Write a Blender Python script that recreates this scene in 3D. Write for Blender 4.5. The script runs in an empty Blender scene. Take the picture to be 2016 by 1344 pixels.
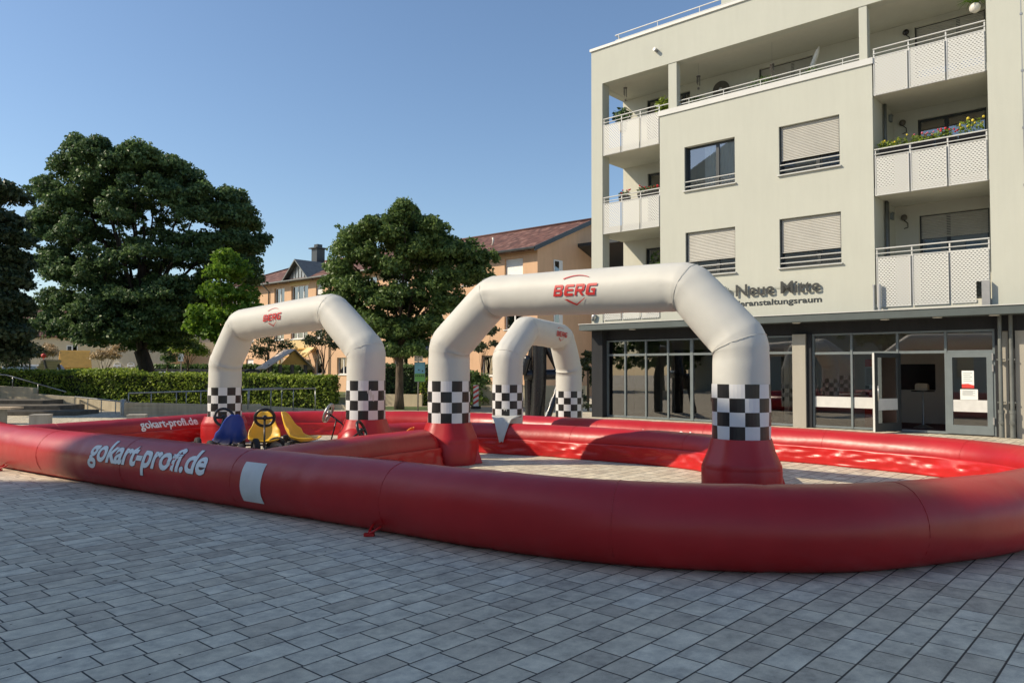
import bpy, bmesh, math, random
import numpy as np
from math import sin, cos, pi, radians, sqrt, tan, atan2
from mathutils import Vector, Matrix, noise

random.seed(7); rng = np.random.default_rng(7)
sc = bpy.context.scene
col = sc.collection

# ------------------------------------------------------------------ camera
YAW = radians(-41.51)
cam_d = bpy.data.cameras.new('camera'); cam = bpy.data.objects.new('camera', cam_d); col.objects.link(cam)
sc.camera = cam
cam_d.sensor_width = 36; cam_d.sensor_fit = 'HORIZONTAL'; cam_d.lens = 36*1503.25/2016
cam_d.clip_start = .05; cam_d.clip_end = 2000
_p, _r = radians(2.155), radians(.155)
F = Vector((0, cos(_p), sin(_p))); R = Vector((1, 0, 0)); U = R.cross(F)
R2 = cos(_r)*R+sin(_r)*U; U2 = -sin(_r)*R+cos(_r)*U
m = Matrix((R2, U2, -F)).transposed().to_4x4(); m.translation = (0, 0, 1.62)
cam.matrix_world = m

# ------------------------------------------------------------------ light
SUN_DIR = Vector((-1.0, -.085, .745)).normalized()
sun_d = bpy.data.lights.new('sun', 'SUN'); sun = bpy.data.objects.new('sun', sun_d); col.objects.link(sun)
sun_d.energy = 5.0; sun_d.angle = radians(.6); sun_d.color = (1, .855, .65)
sun.rotation_euler = SUN_DIR.to_track_quat('Z', 'Y').to_euler(); sun.location = (-40, -3, 30)
w = bpy.data.worlds.new('World'); sc.world = w; w.use_nodes = True
nt = w.node_tree; bg = nt.nodes['Background']
sky = nt.nodes.new('ShaderNodeTexSky'); sky.sky_type = 'NISHITA'; sky.sun_disc = False
sky.sun_elevation = math.asin(SUN_DIR.z); sky.sun_rotation = atan2(SUN_DIR.x, SUN_DIR.y)
sky.altitude = 300; sky.air_density = 1.15; sky.dust_density = .8; sky.ozone_density = 3.4
nt.links.new(sky.outputs[0], bg.inputs[0]); bg.inputs[1].default_value = .138
sc.view_settings.view_transform = 'Standard'; sc.view_settings.look = 'None'
sc.view_settings.exposure = 0.12; sc.view_settings.gamma = 1

# ------------------------------------------------------------------ materials
MAT = {}
class NT:
    def __init__(s, name):
        s.m = bpy.data.materials.new(name); s.m.use_nodes = True
        s.t = s.m.node_tree; s.n = s.t.nodes; s.b = s.n['Principled BSDF']; s.out = s.n['Material Output']
        MAT[name] = s.m
    def node(s, typ, **k):
        n = s.n.new(typ)
        for a, b in k.items(): setattr(n, a, b)
        return n
    def link(s, a, b): s.t.links.new(a, b)
    def math(s, op, a, b=None, c=None):
        n = s.node('ShaderNodeMath', operation=op)
        for i, v in enumerate((a, b, c)):
            if v is None: continue
            if isinstance(v, (int, float)): n.inputs[i].default_value = v
            else: s.link(v, n.inputs[i])
        return n.outputs[0]
    def coord(s, kind='Object', rot=0, scale=(1, 1, 1)):
        c = s.node('ShaderNodeTexCoord'); mp = s.node('ShaderNodeMapping')
        mp.inputs['Rotation'].default_value = (0, 0, rot); mp.inputs['Scale'].default_value = scale
        s.link(c.outputs[kind], mp.inputs[0]); return mp.outputs[0]
    def noise(s, vec, scale, detail=3, rough=.5):
        n = s.node('ShaderNodeTexNoise'); n.inputs['Scale'].default_value = scale
        n.inputs['Detail'].default_value = detail; n.inputs['Roughness'].default_value = rough
        if vec is not None: s.link(vec, n.inputs['Vector'])
        return n.outputs[0]
    def ramp(s, fac, stops):
        r = s.node('ShaderNodeValToRGB'); e = r.color_ramp.elements
        while len(e) < len(stops): e.new(.5)
        for i, (p, c) in enumerate(stops):
            e[i].position = p; e[i].color = (*c, 1)
        s.link(fac, r.inputs[0]); return r.outputs[0]
    def bump(s, h, strength=.3, dist=.02):
        b = s.node('ShaderNodeBump'); b.inputs['Strength'].default_value = strength; b.inputs['Distance'].default_value = dist
        s.link(h, b.inputs['Height']); s.link(b.outputs[0], s.b.inputs['Normal'])
    def set(s, **k):
        for a, v in k.items(): s.b.inputs[a.replace('_', ' ')].default_value = v
def vary(name, c, rough=.6, amt=.12, scale=6, bump=0, bscale=60, metal=0, spec=.5, bdist=.01, coords='Object', sc2=(1, 1, 1)):
    a = NT(name); v = a.coord(coords, scale=sc2)
    n = a.noise(v, scale, 4, .6)
    lo = tuple(max(0, x*(1-amt*1.6)) for x in c); hi = tuple(min(1, x*(1+amt)) for x in c)
    a.link(a.ramp(n, [(.3, lo), (.7, hi)]), a.b.inputs['Base Color'])
    a.set(Roughness=rough, Metallic=metal); a.b.inputs['Specular IOR Level'].default_value = spec
    if bump: a.bump(a.noise(v, bscale, 3), bump, bdist)
    return a.m

vary('pvc_red', (.41, .010, .013), .38, .13, .8, .25, 2.2, bdist=.05, spec=.5)
vary('skirt_red', (.50, .014, .014), .34, .10, 2.0, .12, 6, bdist=.02, spec=.45)
vary('nylon_white', (.55, .55, .51), .55, .03, 1.3, .16, 4.0, bdist=.03, spec=.35)
vary('check_white', (.66, .67, .68), .45, .03, 3, .15, 9, bdist=.02)
vary('check_black', (.012, .012, .013), .35, .05, 3, .15, 9, bdist=.02)
vary('lettering_white', (.78, .78, .76), .5, .04, 4)
vary('lettering_edge', (.05, .015, .02), .5, .04, 4)
vary('logo_red', (.50, .02, .02), .5, .06, 5)
vary('sticker', (.62, .62, .60), .5, .06, 5)
def plaster(name, c, streak=.05):
    a = NT(name); v = a.coord('Object'); v2 = a.coord('Object', scale=(3, 3, .35))
    n1 = a.noise(v, .6, 5, .6); n2 = a.noise(v2, 1.5, 4, .7)
    s = a.math('ADD', a.math('MULTIPLY', n1, .5), a.math('MULTIPLY', n2, .5))
    a.link(a.ramp(s, [(.35, tuple(x*(1-streak*2) for x in c)), (.65, tuple(min(1, x*(1+streak)) for x in c))]), a.b.inputs['Base Color'])
    a.set(Roughness=.9); a.b.inputs['Specular IOR Level'].default_value = .2
    a.bump(a.noise(v, 45, 3), .35, .01); return a.m
plaster('plaster_cream', (.495, .51, .448), .024)
plaster('plaster_inner', (.54, .54, .47), .03)
plaster('plaster_apricot', (.66, .43, .27), .05)
plaster('plaster_yellow', (.72, .55, .28), .05)
plaster('plaster_pale', (.56, .50, .36), .06)
plaster('plaster_greige', (.38, .36, .31), .04)
plaster('concrete', (.42, .40, .35), .14)
plaster('concrete_warm', (.52, .46, .34), .16)
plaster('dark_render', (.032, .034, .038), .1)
vary('metal_white', (.56, .57, .55), .4, .04, 3, metal=.0)
vary('rail_metal', (.50, .50, .49), .35, .06, 6, metal=.6)
vary('steel', (.33, .34, .34), .35, .1, 8, metal=.7)
vary('fascia_grey', (.085, .105, .105), .45, .08, 1.5, .05, 30)
vary('frame_dark', (.035, .042, .045), .4, .08, 4)
vary('frame_grey', (.16, .19, .20), .4, .06, 4)
vary('sign_grey', (.035, .038, .036), .5, .06, 4)
vary('frame_white', (.75, .75, .72), .4, .03, 4)
vary('shutter', (.47, .465, .425), .5, .05, 2)
vary('soffit', (.03, .03, .03), .8, .1, 2)
vary('interior_wall', (.72, .66, .58), .8, .04, 1)
vary('carpet', (.13, .06, .06), .95, .3, 12)
vary('screen_black', (.006, .007, .009), .2, .1, 3)
vary('curtain', (.85, .85, .82), .8, .05, 4)
vary('bark', (.11, .085, .06), .9, .35, 7, .8, 18, bdist=.05, sc2=(1, 1, .25))
vary('bark_dark', (.045, .036, .028), .9, .3, 6, .8, 14, bdist=.05, sc2=(1, 1, .25))
vary('soil', (.09, .065, .04), .95, .3, 6, .5, 20)
vary('paper_white', (.78, .80, .77), .6, .02, 5)
vary('paper_red', (.65, .05, .04), .5, .06, 5)
vary('plastic_black', (.014, .014, .016), .25, .1, 3)
vary('kart_frame', (.015, .015, .017), .4, .1, 5)
vary('tyre', (.02, .02, .02), .8, .2, 20)
vary('seat_blue', (.008, .045, .30), .4, .08, 3)
vary('seat_yellow', (.80, .47, .03), .4, .08, 3)
vary('seat_orange', (.75, .22, .02), .4, .08, 3)
vary('zinc', (.16, .17, .16), .5, .15, 3, metal=.3)
vary('wood_grey', (.11, .10, .085), .85, .25, 5, .4, 30)
vary('wood_light', (.52, .42, .30), .8, .15, 5, .2, 30)
vary('tarp', (.72, .60, .50), .8, .05, 3)
vary('roof_yellow', (.60, .34, .07), .7, .1, 3)
vary('car_blue', (.015, .03, .07), .25, .05, 3, spec=.8)
vary('car_silver', (.55, .56, .58), .3, .05, 3, metal=.4)
vary('van_grey', (.30, .33, .35), .4, .05, 3)
vary('sign_blue', (.03, .07, .28), .4, .05, 3)
vary('sign_white', (.75, .75, .73), .4, .03, 3)
vary('sign_sky', (.18, .45, .60), .4, .12, 5)
vary('sign_green', (.16, .45, .10), .4, .12, 5)
vary('flower_red', (.55, .02, .03), .7, .3, 10)
vary('flower_yellow', (.70, .55, .05), .7, .3, 10)
vary('flower_pink', (.55, .12, .18), .7, .3, 10)
vary('pot_white', (.7, .68, .6), .5, .1, 5)
vary('skin', (.55, .33, .24), .6, .05, 5)
vary('cloth_red', (.55, .04, .03), .8, .1, 8)
vary('cloth_blue', (.08, .16, .38), .8, .1, 8)
vary('hair', (.12, .07, .04), .8, .2, 20)
vary('drape_orange', (.75, .25, .05), .7, .2, 8)

def foliage(name, dark, light, trans=.25):
    a = NT(name); g = a.node('ShaderNodeNewGeometry'); v = a.coord('Object')
    n = a.noise(v, .55, 3); rr = g.outputs['Random Per Island']
    s = a.math('ADD', a.math('MULTIPLY', n, .7), a.math('MULTIPLY', rr, .5))
    c = a.ramp(s, [(.3, dark), (.85, light)])
    a.link(c, a.b.inputs['Base Color']); a.set(Roughness=.5); a.b.inputs['Specular IOR Level'].default_value = .35
    tr = a.node('ShaderNodeBsdfTranslucent'); a.link(c, tr.inputs[0])
    mx = a.node('ShaderNodeMixShader'); mx.inputs[0].default_value = trans
    a.link(a.b.outputs[0], mx.inputs[1]); a.link(tr.outputs[0], mx.inputs[2]); a.link(mx.outputs[0], a.out.inputs[0])
foliage('leaf_maple', (.035, .075, .032), (.16, .25, .09), .32)
foliage('leaf_mid', (.045, .090, .030), (.18, .27, .075), .35)
foliage('leaf_bright', (.05, .13, .015), (.22, .36, .04), .45)
foliage('leaf_hedge', (.07, .13, .02), (.40, .50, .08), .40)
foliage('leaf_dull', (.03, .045, .022), (.10, .13, .06), .25)
foliage('leaf_russet', (.022, .042, .022), (.075, .11, .05), .25)
foliage('leaf_cream', (.35, .26, .14), (.65, .50, .30), .3)
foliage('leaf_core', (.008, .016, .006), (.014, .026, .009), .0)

def tiles(name, c1, c2, row=.33, colw=.22):
    a = NT(name); tc = a.node('ShaderNodeTexCoord'); uv = a.node('ShaderNodeSeparateXYZ'); a.link(tc.outputs['UV'], uv.inputs[0])
    r = a.math('DIVIDE', uv.outputs[1], row); q = a.math('DIVIDE', uv.outputs[0], colw)
    cb = a.node('ShaderNodeCombineXYZ'); a.link(a.math('FLOOR', q), cb.inputs[0]); a.link(a.math('FLOOR', r), cb.inputs[1])
    wn = a.node('ShaderNodeTexWhiteNoise'); a.link(cb.outputs[0], wn.inputs[0])
    a.link(a.ramp(wn.outputs[0], [(0, c1), (.75, c2), (1, (.24, .13, .10))]), a.b.inputs['Base Color'])
    h = a.math('ADD', a.math('FRACT', r), a.math('MULTIPLY', a.math('SINE', a.math('MULTIPLY', q, 2*pi)), .4))
    a.bump(h, .8, .03); a.set(Roughness=.8)
tiles('roof_tiles', (.070, .028, .020), (.145, .062, .045))

# glass that shows the room behind and mirrors the square
def glass(name, tint=(.75, .8, .8), rmin=.10):
    a = NT(name); t = a.node('ShaderNodeBsdfTransparent'); t.inputs[0].default_value = (*tint, 1)
    g = a.node('ShaderNodeBsdfGlossy'); g.inputs['Roughness'].default_value = .015
    fr = a.node('ShaderNodeFresnel'); fr.inputs[0].default_value = 1.75
    f = a.math('ADD', fr.outputs[0], rmin)
    mx = a.node('ShaderNodeMixShader'); a.link(f, mx.inputs[0]); a.link(t.outputs[0], mx.inputs[1]); a.link(g.outputs[0], mx.inputs[2])
    a.link(mx.outputs[0], a.out.inputs[0])
glass('glass', (.62, .66, .66), .12)
glass('glass_sky', (.92, .95, .95), .24)
glass('glass_dark', (.25, .28, .28), .18)

def perforated():
    a = NT('perforated'); c = a.node('ShaderNodeTexCoord'); s = a.node('ShaderNodeSeparateXYZ'); a.link(c.outputs['UV'], s.inputs[0])
    v = a.math('DIVIDE', s.outputs[1], .048); row = a.math('FLOOR', v)
    u = a.math('ADD', a.math('DIVIDE', s.outputs[0], .085), a.math('MULTIPLY', row, .5))
    fu = a.math('ABSOLUTE', a.math('SUBTRACT', a.math('FRACT', u), .5)); fv = a.math('ABSOLUTE', a.math('SUBTRACT', a.math('FRACT', v), .5))
    hole = a.math('MULTIPLY', a.math('LESS_THAN', fu, .24), a.math('LESS_THAN', fv, .18))
    a.b.inputs['Base Color'].default_value = (.56, .57, .54, 1); a.set(Roughness=.45)
    tr = a.node('ShaderNodeBsdfTransparent'); mx = a.node('ShaderNodeMixShader')
    a.link(hole, mx.inputs[0]); a.link(a.b.outputs[0], mx.inputs[1]); a.link(tr.outputs[0], mx.inputs[2]); a.link(mx.outputs[0], a.out.inputs[0])
perforated()

def pavers():
    a = NT('pavers'); v = a.coord('Object', rot=-YAW); s = a.node('ShaderNodeSeparateXYZ'); a.link(v, s.inputs[0])
    W = .205; L = .30
    rowf = a.math('DIVIDE', a.math('ADD', s.outputs[0], 101.247+.205*2), W); row = a.math('FLOOR', rowf)
    wn = a.node('ShaderNodeTexWhiteNoise', noise_dimensions='1D'); a.link(row, wn.inputs['W'])
    off = wn.outputs[0]
    y0 = a.math('ADD', a.math('DIVIDE', s.outputs[1], L), a.math('MULTIPLY', off, 7.3))
    arg = a.math('ADD', a.math('MULTIPLY', y0, 2.6), a.math('MULTIPLY', off, 31))
    warp = a.math('MULTIPLY', a.math('SINE', arg), .16)
    stretch = a.math('ADD', a.math('MULTIPLY', a.math('COSINE', arg), .416), 1)
    y = a.math('ADD', y0, warp); cell = a.math('FLOOR', y)
    fu = a.math('FRACT', rowf); fv = a.math('FRACT', y)
    du = a.math('MULTIPLY', a.math('MINIMUM', fu, a.math('SUBTRACT', 1, fu)), W*.92)
    dv = a.math('DIVIDE', a.math('MULTIPLY', a.math('MINIMUM', fv, a.math('SUBTRACT', 1, fv)), L), stretch)
    d = a.math('MINIMUM', du, dv)
    rag = a.math('MULTIPLY', a.noise(v, 60, 3), .0025)
    joint = a.node('ShaderNodeMapRange'); joint.interpolation_type = 'SMOOTHSTEP'
    a.link(a.math('SUBTRACT', d, rag), joint.inputs[0]); joint.inputs[1].default_value = .0020; joint.inputs[2].default_value = .0060
    cb = a.node('ShaderNodeCombineXYZ'); a.link(row, cb.inputs[0]); a.link(cell, cb.inputs[1])
    w2 = a.node('ShaderNodeTexWhiteNoise', noise_dimensions='2D'); a.link(cb.outputs[0], w2.inputs[0])
    patch = a.noise(v, .35, 2)
    tone = a.math('ADD', a.math('MULTIPLY', w2.outputs[0], .42), a.math('MULTIPLY', patch, .66))
    c1 = a.ramp(tone, [(.12, (.35, .30, .235)), (.3, (.48, .42, .325)), (.5, (.58, .52, .40)), (.7, (.62, .57, .455)), (.92, (.68, .62, .48))])
    # cloudy streaks along each stone, flecks of dirt
    sv = a.node('ShaderNodeVectorMath', operation='ADD'); a.link(v, sv.inputs[0]); a.link(w2.outputs[1], sv.inputs[1])
    mp = a.node('ShaderNodeMapping'); mp.inputs['Scale'].default_value = (1, .8, 1); a.link(sv.outputs[0], mp.inputs[0])
    st = a.noise(mp.outputs[0], 6.5, 7, .72)
    m1 = a.node('ShaderNodeMix', data_type='RGBA', blend_type='MULTIPLY'); m1.inputs[0].default_value = 1
    a.link(c1, m1.inputs[6]); a.link(a.ramp(st, [(.30, (.60, .60, .62)), (.48, (.96, .96, .95)), (.68, (1.30, 1.29, 1.25))]), m1.inputs[7])
    fine = a.noise(v, 220, 2); m2 = a.node('ShaderNodeMix', data_type='RGBA', blend_type='MULTIPLY'); m2.inputs[0].default_value = 1
    a.link(m1.outputs[2], m2.inputs[6]); a.link(a.ramp(fine, [(.3, (.84, .84, .84)), (.7, (1.12, 1.12, 1.12))]), m2.inputs[7])
    sp = a.noise(v, 13, 2); m4 = a.node('ShaderNodeMix', data_type='RGBA', blend_type='MULTIPLY'); m4.inputs[0].default_value = 1
    a.link(m2.outputs[2], m4.inputs[6]); a.link(a.ramp(sp, [(.235, (.22, .21, .2)), (.262, (1, 1, 1))]), m4.inputs[7])
    m3 = a.node('ShaderNodeMix', data_type='RGBA'); a.link(joint.outputs[0], m3.inputs[0]); m3.inputs[6].default_value = (.040, .038, .033, 1)
    a.link(m4.outputs[2], m3.inputs[7]); a.link(m3.outputs[2], a.b.inputs['Base Color'])
    a.set(Roughness=.72); a.b.inputs['Specular IOR Level'].default_value = .35
    tilt = a.math('MULTIPLY', w2.outputs[0], .12)
    h = a.math('ADD', a.math('ADD', joint.outputs[0], tilt), a.math('MULTIPLY', fine, .12)); a.bump(h, .55, .004)
pavers()
def ground_mat(name, c1, c2, scale=3):
    a = NT(name); v = a.coord('Object'); n = a.noise(v, scale, 6, .7)
    a.link(a.ramp(n, [(.3, c1), (.7, c2)]), a.b.inputs['Base Color']); a.set(Roughness=.9); a.bump(a.noise(v, scale*12, 3), .5, .02)
ground_mat('grass', (.035, .06, .015), (.11, .15, .04), 2)
ground_mat('gravel', (.25, .20, .14), (.42, .35, .26), 3)

# ------------------------------------------------------------------ helpers
XF = {}     # world matrix of every thing root
def nm(name): return name
def tag(o, label=None, cat=None, group=None, kind=None):
    for k, v in (('label', label), ('category', cat), ('group', group), ('kind', kind)):
        if v: o[k] = v
    return o
def thing(name, label, cat, loc=(0, 0, 0), rz=0, group=None):
    o = bpy.data.objects.new(name, None); col.objects.link(o); o.location = loc; o.rotation_euler = (0, 0, rz); o.empty_display_size = .2
    XF[o] = Matrix.Translation(loc) @ Matrix.Rotation(rz, 4, 'Z')
    return tag(o, label, cat, group)
class MB:
    def __init__(s): s.v = []; s.f = []; s.mi = []; s.uv = {}; s.cur = 0
    def face(s, pts, uvs=None):
        n = len(s.v); s.v += [tuple(p) for p in pts]; s.f.append(tuple(range(n, n+len(pts)))); s.mi.append(s.cur)
        if uvs: s.uv[len(s.f)-1] = uvs
    def box(s, x0, x1, y0, y1, z0, z1):
        n = len(s.v)
        s.v += [(x0, y0, z0), (x1, y0, z0), (x1, y1, z0), (x0, y1, z0), (x0, y0, z1), (x1, y0, z1), (x1, y1, z1), (x0, y1, z1)]
        for q in ((0, 3, 2, 1), (4, 5, 6, 7), (0, 1, 5, 4), (1, 2, 6, 5), (2, 3, 7, 6), (3, 0, 4, 7)): s.f.append(tuple(n+i for i in q)); s.mi.append(s.cur)
        return s
    def hexa(s, bot, top):
        n = len(s.v); s.v += [tuple(p) for p in bot]+[tuple(p) for p in top]; k = len(bot)
        s.f.append(tuple(n+i for i in reversed(range(k)))); s.f.append(tuple(n+k+i for i in range(k)))
        for i in range(k): s.f.append((n+i, n+(i+1) % k, n+k+(i+1) % k, n+k+i))
        s.mi += [s.cur]*(k+2); return s
    def rings(s, rings, caps=True, close=False):
        n = len(s.v); k = len(rings[0])
        for r in rings: s.v += [tuple(p) for p in r]
        R_ = len(rings)
        for i in range(R_ if close else R_-1):
            a = n+i*k; b = n+((i+1) % R_)*k
            for j in range(k):
                s.f.append((a+j, a+(j+1) % k, b+(j+1) % k, b+j)); s.mi.append(s.cur)
        if caps and not close:
            s.f.append(tuple(n+j for j in reversed(range(k)))); s.f.append(tuple(n+(R_-1)*k+j for j in range(k))); s.mi += [s.cur]*2
        return s
    def tube(s, pts, r, seg=8, caps=True, close=False):
        pts = [Vector(p) for p in pts]; N_ = len(pts); rings = []; up = Vector((0, 0, 1)); prev = None
        for i, p in enumerate(pts):
            if close: t = (pts[(i+1) % N_]-pts[i-1]).normalized()
            else: t = (pts[min(i+1, N_-1)]-pts[max(i-1, 0)]).normalized()
            a = prev if prev is not None else (up if abs(t.z) < .9 else Vector((1, 0, 0)))
            a = (a-t*a.dot(t)).normalized(); b = t.cross(a); prev = a
            rr = r[i] if isinstance(r, (list, tuple)) else r
            rings.append([p+(a*cos(2*pi*j/seg)+b*sin(2*pi*j/seg))*rr for j in range(seg)])
        return s.rings(rings, caps, close)
    def lathe(s, prof, seg=16, c=(0, 0, 0), caps=True):
        return s.rings([[(c[0]+r*cos(2*pi*j/seg), c[1]+r*sin(2*pi*j/seg), c[2]+z) for j in range(seg)] for r, z in prof], caps)
    def sphere(s, c, r, seg=12, sq=(1, 1, 1)):
        return s.rings([[(c[0]+r*sq[0]*sin(pi*(i+.02)/8.04)*cos(2*pi*j/seg), c[1]+r*sq[1]*sin(pi*(i+.02)/8.04)*sin(2*pi*j/seg), c[2]-r*sq[2]*cos(pi*(i+.02)/8.04)) for j in range(seg)] for i in range(9)])
    def prism(s, poly, y0, y1):  # poly in x,z
        return s.hexa([(x, y0, z) for x, z in poly], [(x, y1, z) for x, z in poly])
    def wall(s, x0, x1, z0, z1, holes, y0, y1):
        xs = sorted({x0, x1, *[h[0] for h in holes], *[h[1] for h in holes]}); zs = sorted({z0, z1, *[h[2] for h in holes], *[h[3] for h in holes]})
        inh = lambda x, z: any(h[0] < x < h[1] and h[2] < z < h[3] for h in holes)
        for i in range(len(xs)-1):
            for j in range(len(zs)-1):
                if inh((xs[i]+xs[i+1])/2, (zs[j]+zs[j+1])/2): continue
                a, b, c, d = xs[i], xs[i+1], zs[j], zs[j+1]
                s.face([(a, y0, c), (b, y0, c), (b, y0, d), (a, y0, d)]); s.face([(a, y1, c), (a, y1, d), (b, y1, d), (b, y1, c)])
        for a, b, c, d in holes:
            s.face([(a, y0, c), (a, y0, d), (a, y1, d), (a, y1, c)]); s.face([(b, y0, c), (b, y1, c), (b, y1, d), (b, y0, d)])
            s.face([(a, y0, c), (a, y1, c), (b, y1, c), (b, y0, c)]); s.face([(a, y0, d), (b, y0, d), (b, y1, d), (a, y1, d)])
        s.face([(x0, y0, z0), (x0, y0, z1), (x0, y1, z1), (x0, y1, z0)]); s.face([(x1, y0, z0), (x1, y1, z0), (x1, y1, z1), (x1, y0, z1)])
        s.face([(x0, y0, z1), (x1, y0, z1), (x1, y1, z1), (x0, y1, z1)]); s.face([(x0, y0, z0), (x0, y1, z0), (x1, y1, z0), (x1, y0, z0)])
        return s
    def build(s, name, mat, parent=None, root=None, world=False, smooth=False, label=None, weld=False):
        me = bpy.data.meshes.new(name); v = np.array(s.v, float).reshape(-1, 3)
        rt = root or parent
        while rt is not None and rt.parent is not None: rt = rt.parent
        if world and rt is not None:
            mi = np.array(XF[rt].inverted()); v = v@mi[:3, :3].T+mi[:3, 3]
        me.from_pydata(v.tolist(), [], s.f)
        mats = mat if isinstance(mat, (list, tuple)) else [mat]
        for q in mats: me.materials.append(MAT[q])
        if len(mats) > 1: me.polygons.foreach_set('material_index', s.mi)
        if s.uv:
            uvl = me.uv_layers.new(name='UVMap')
            for fi, uvs in s.uv.items():
                p = me.polygons[fi]
                for k, li in enumerate(p.loop_indices): uvl.data[li].uv = uvs[k]
        if weld:
            bm = bmesh.new(); bm.from_mesh(me); bmesh.ops.remove_doubles(bm, verts=bm.verts, dist=.0005); bm.to_mesh(me); bm.free()
        if smooth:
            me.polygons.foreach_set('use_smooth', [True]*len(me.polygons))
            if smooth is not True: me.set_sharp_from_angle(angle=radians(smooth))
        me.update()
        o = bpy.data.objects.new(name, me); col.objects.link(o)
        if parent is not None: o.parent = parent
        else: XF[o] = Matrix.Identity(4)
        if label: o['label'] = label
        return o
def single(name, mb, mat, label, cat, loc=(0, 0, 0), rz=0, group=None, smooth=False, kind=None, world=False):
    o = mb.build(name, mat, None, smooth=smooth); o.location = loc; o.rotation_euler = (0, 0, rz)
    if world:
        o.data.transform((Matrix.Translation(loc) @ Matrix.Rotation(rz, 4, 'Z')).inverted())
    return tag(o, label, cat, group, kind)
def copy_tree(o, parent=None):
    c = o.copy(); col.objects.link(c); c.parent = parent
    for ch in o.children: copy_tree(ch, c)
    if parent is None: XF[c] = XF.get(o, Matrix.Identity(4)).copy()
    return c
def bez(pts, n=8):
    P_ = [Vector(p) for p in pts]; out = []
    for i in range(len(P_)-1):
        p0 = P_[max(i-1, 0)]; p1 = P_[i]; p2 = P_[i+1]; p3 = P_[min(i+2, len(P_)-1)]
        for k in range(n):
            t = k/n; out.append(.5*((2*p1)+(p2-p0)*t+(2*p0-5*p1+4*p2-p3)*t*t+(3*p1-p0-3*p2+p3)*t**3))
    out.append(P_[-1]); return out
def resample(pts, step):
    L = [0]
    for a, b in zip(pts, pts[1:]): L.append(L[-1]+(b-a).length)
    n = max(2, int(L[-1]/step)); out = []; j = 0
    for i in range(n+1):
        d = L[-1]*i/n
        while j < len(pts)-2 and L[j+1] < d: j += 1
        t = (d-L[j])/max(1e-9, L[j+1]-L[j]); out.append(pts[j].lerp(pts[j+1], t))
    return out, L[-1]
def text_mesh(txt, size, offset=0.0, shear=0, cut=None, spacing=1.0):
    """returns list of polygons (lists of 2-D points), cut in strips so that they can be wrapped"""
    cu = bpy.data.curves.new('t', 'FONT'); cu.body = txt; cu.size = size; cu.offset = offset; cu.shear = shear; cu.space_character = spacing
    cu.resolution_u = 4; ob = bpy.data.objects.new('t', cu); col.objects.link(ob)
    dg = bpy.context.evaluated_depsgraph_get(); me = bpy.data.meshes.new_from_object(ob.evaluated_get(dg))
    bm = bmesh.new(); bm.from_mesh(me)
    if cut:
        for ax, st in cut:
            vs = [v.co[ax] for v in bm.verts]; a = min(vs); b = max(vs); c = a+st
            while c < b:
                no = [0, 0, 0]; no[ax] = 1; co = [0, 0, 0]; co[ax] = c
                bmesh.ops.bisect_plane(bm, geom=bm.verts[:]+bm.edges[:]+bm.faces[:], plane_co=co, plane_no=no); c += st
    out = [[(v.co.x, v.co.y) for v in f.verts] for f in bm.faces]
    bm.free(); bpy.data.objects.remove(ob); bpy.data.curves.remove(cu); bpy.data.meshes.remove(me); return out
def cut_polys(polys, cut):
    bm = bmesh.new()
    for p in polys: bm.faces.new([bm.verts.new((x, y, 0)) for x, y in p])
    for ax, st in cut:
        vs = [v.co[ax] for v in bm.verts]; c = min(vs)+st; b = max(vs)
        while c < b:
            no = [0, 0, 0]; no[ax] = 1; co = [0, 0, 0]; co[ax] = c
            bmesh.ops.bisect_plane(bm, geom=bm.verts[:]+bm.edges[:]+bm.faces[:], plane_co=co, plane_no=no); c += st
    out = [[(v.co.x, v.co.y) for v in f.verts] for f in bm.faces]; bm.free(); return out

# facade frame of the modern building: local +x along facade, +y into the building
AX = Vector((cos(YAW), sin(YAW), 0)); NX = Vector((sin(YAW), -cos(YAW), 0))
BO = AX*-15.65+NX*-21.9
def W(x, y, z=0): return BO+AX*x-NX*y+Vector((0, 0, z))

# ------------------------------------------------------------------ ground
g = MB(); g.face([(-220, -120, 0), (220, -120, 0), (220, 260, 0), (-220, 260, 0)])
tag(g.build('ground', 'pavers'), kind='structure')
def sheet(name, pts, z, mat):
    b = MB(); b.face([(x, y, z) for x, y in pts]); return tag(b.build(name, mat), kind='structure')
sheet('lawn', [(-60, 33.2), (-6.9, 33.2), (-6.9, 60), (-60, 60)], .004, 'grass')
sheet('planting_bed', [(-6.6, 29.6), (-2.0, 29.2), (2.0, 30.2), (2.0, 44), (-6.6, 50)], .004, 'gravel')
sheet('grass_strip', [(-6.2, 31.0), (-2.2, 30.6), (-1.6, 33.6), (-6.4, 34.0)], .008, 'grass')
sheet('road', [(-120, 61), (-22, 61), (-22, 70), (-120, 70)], .006, 'gravel')

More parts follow.
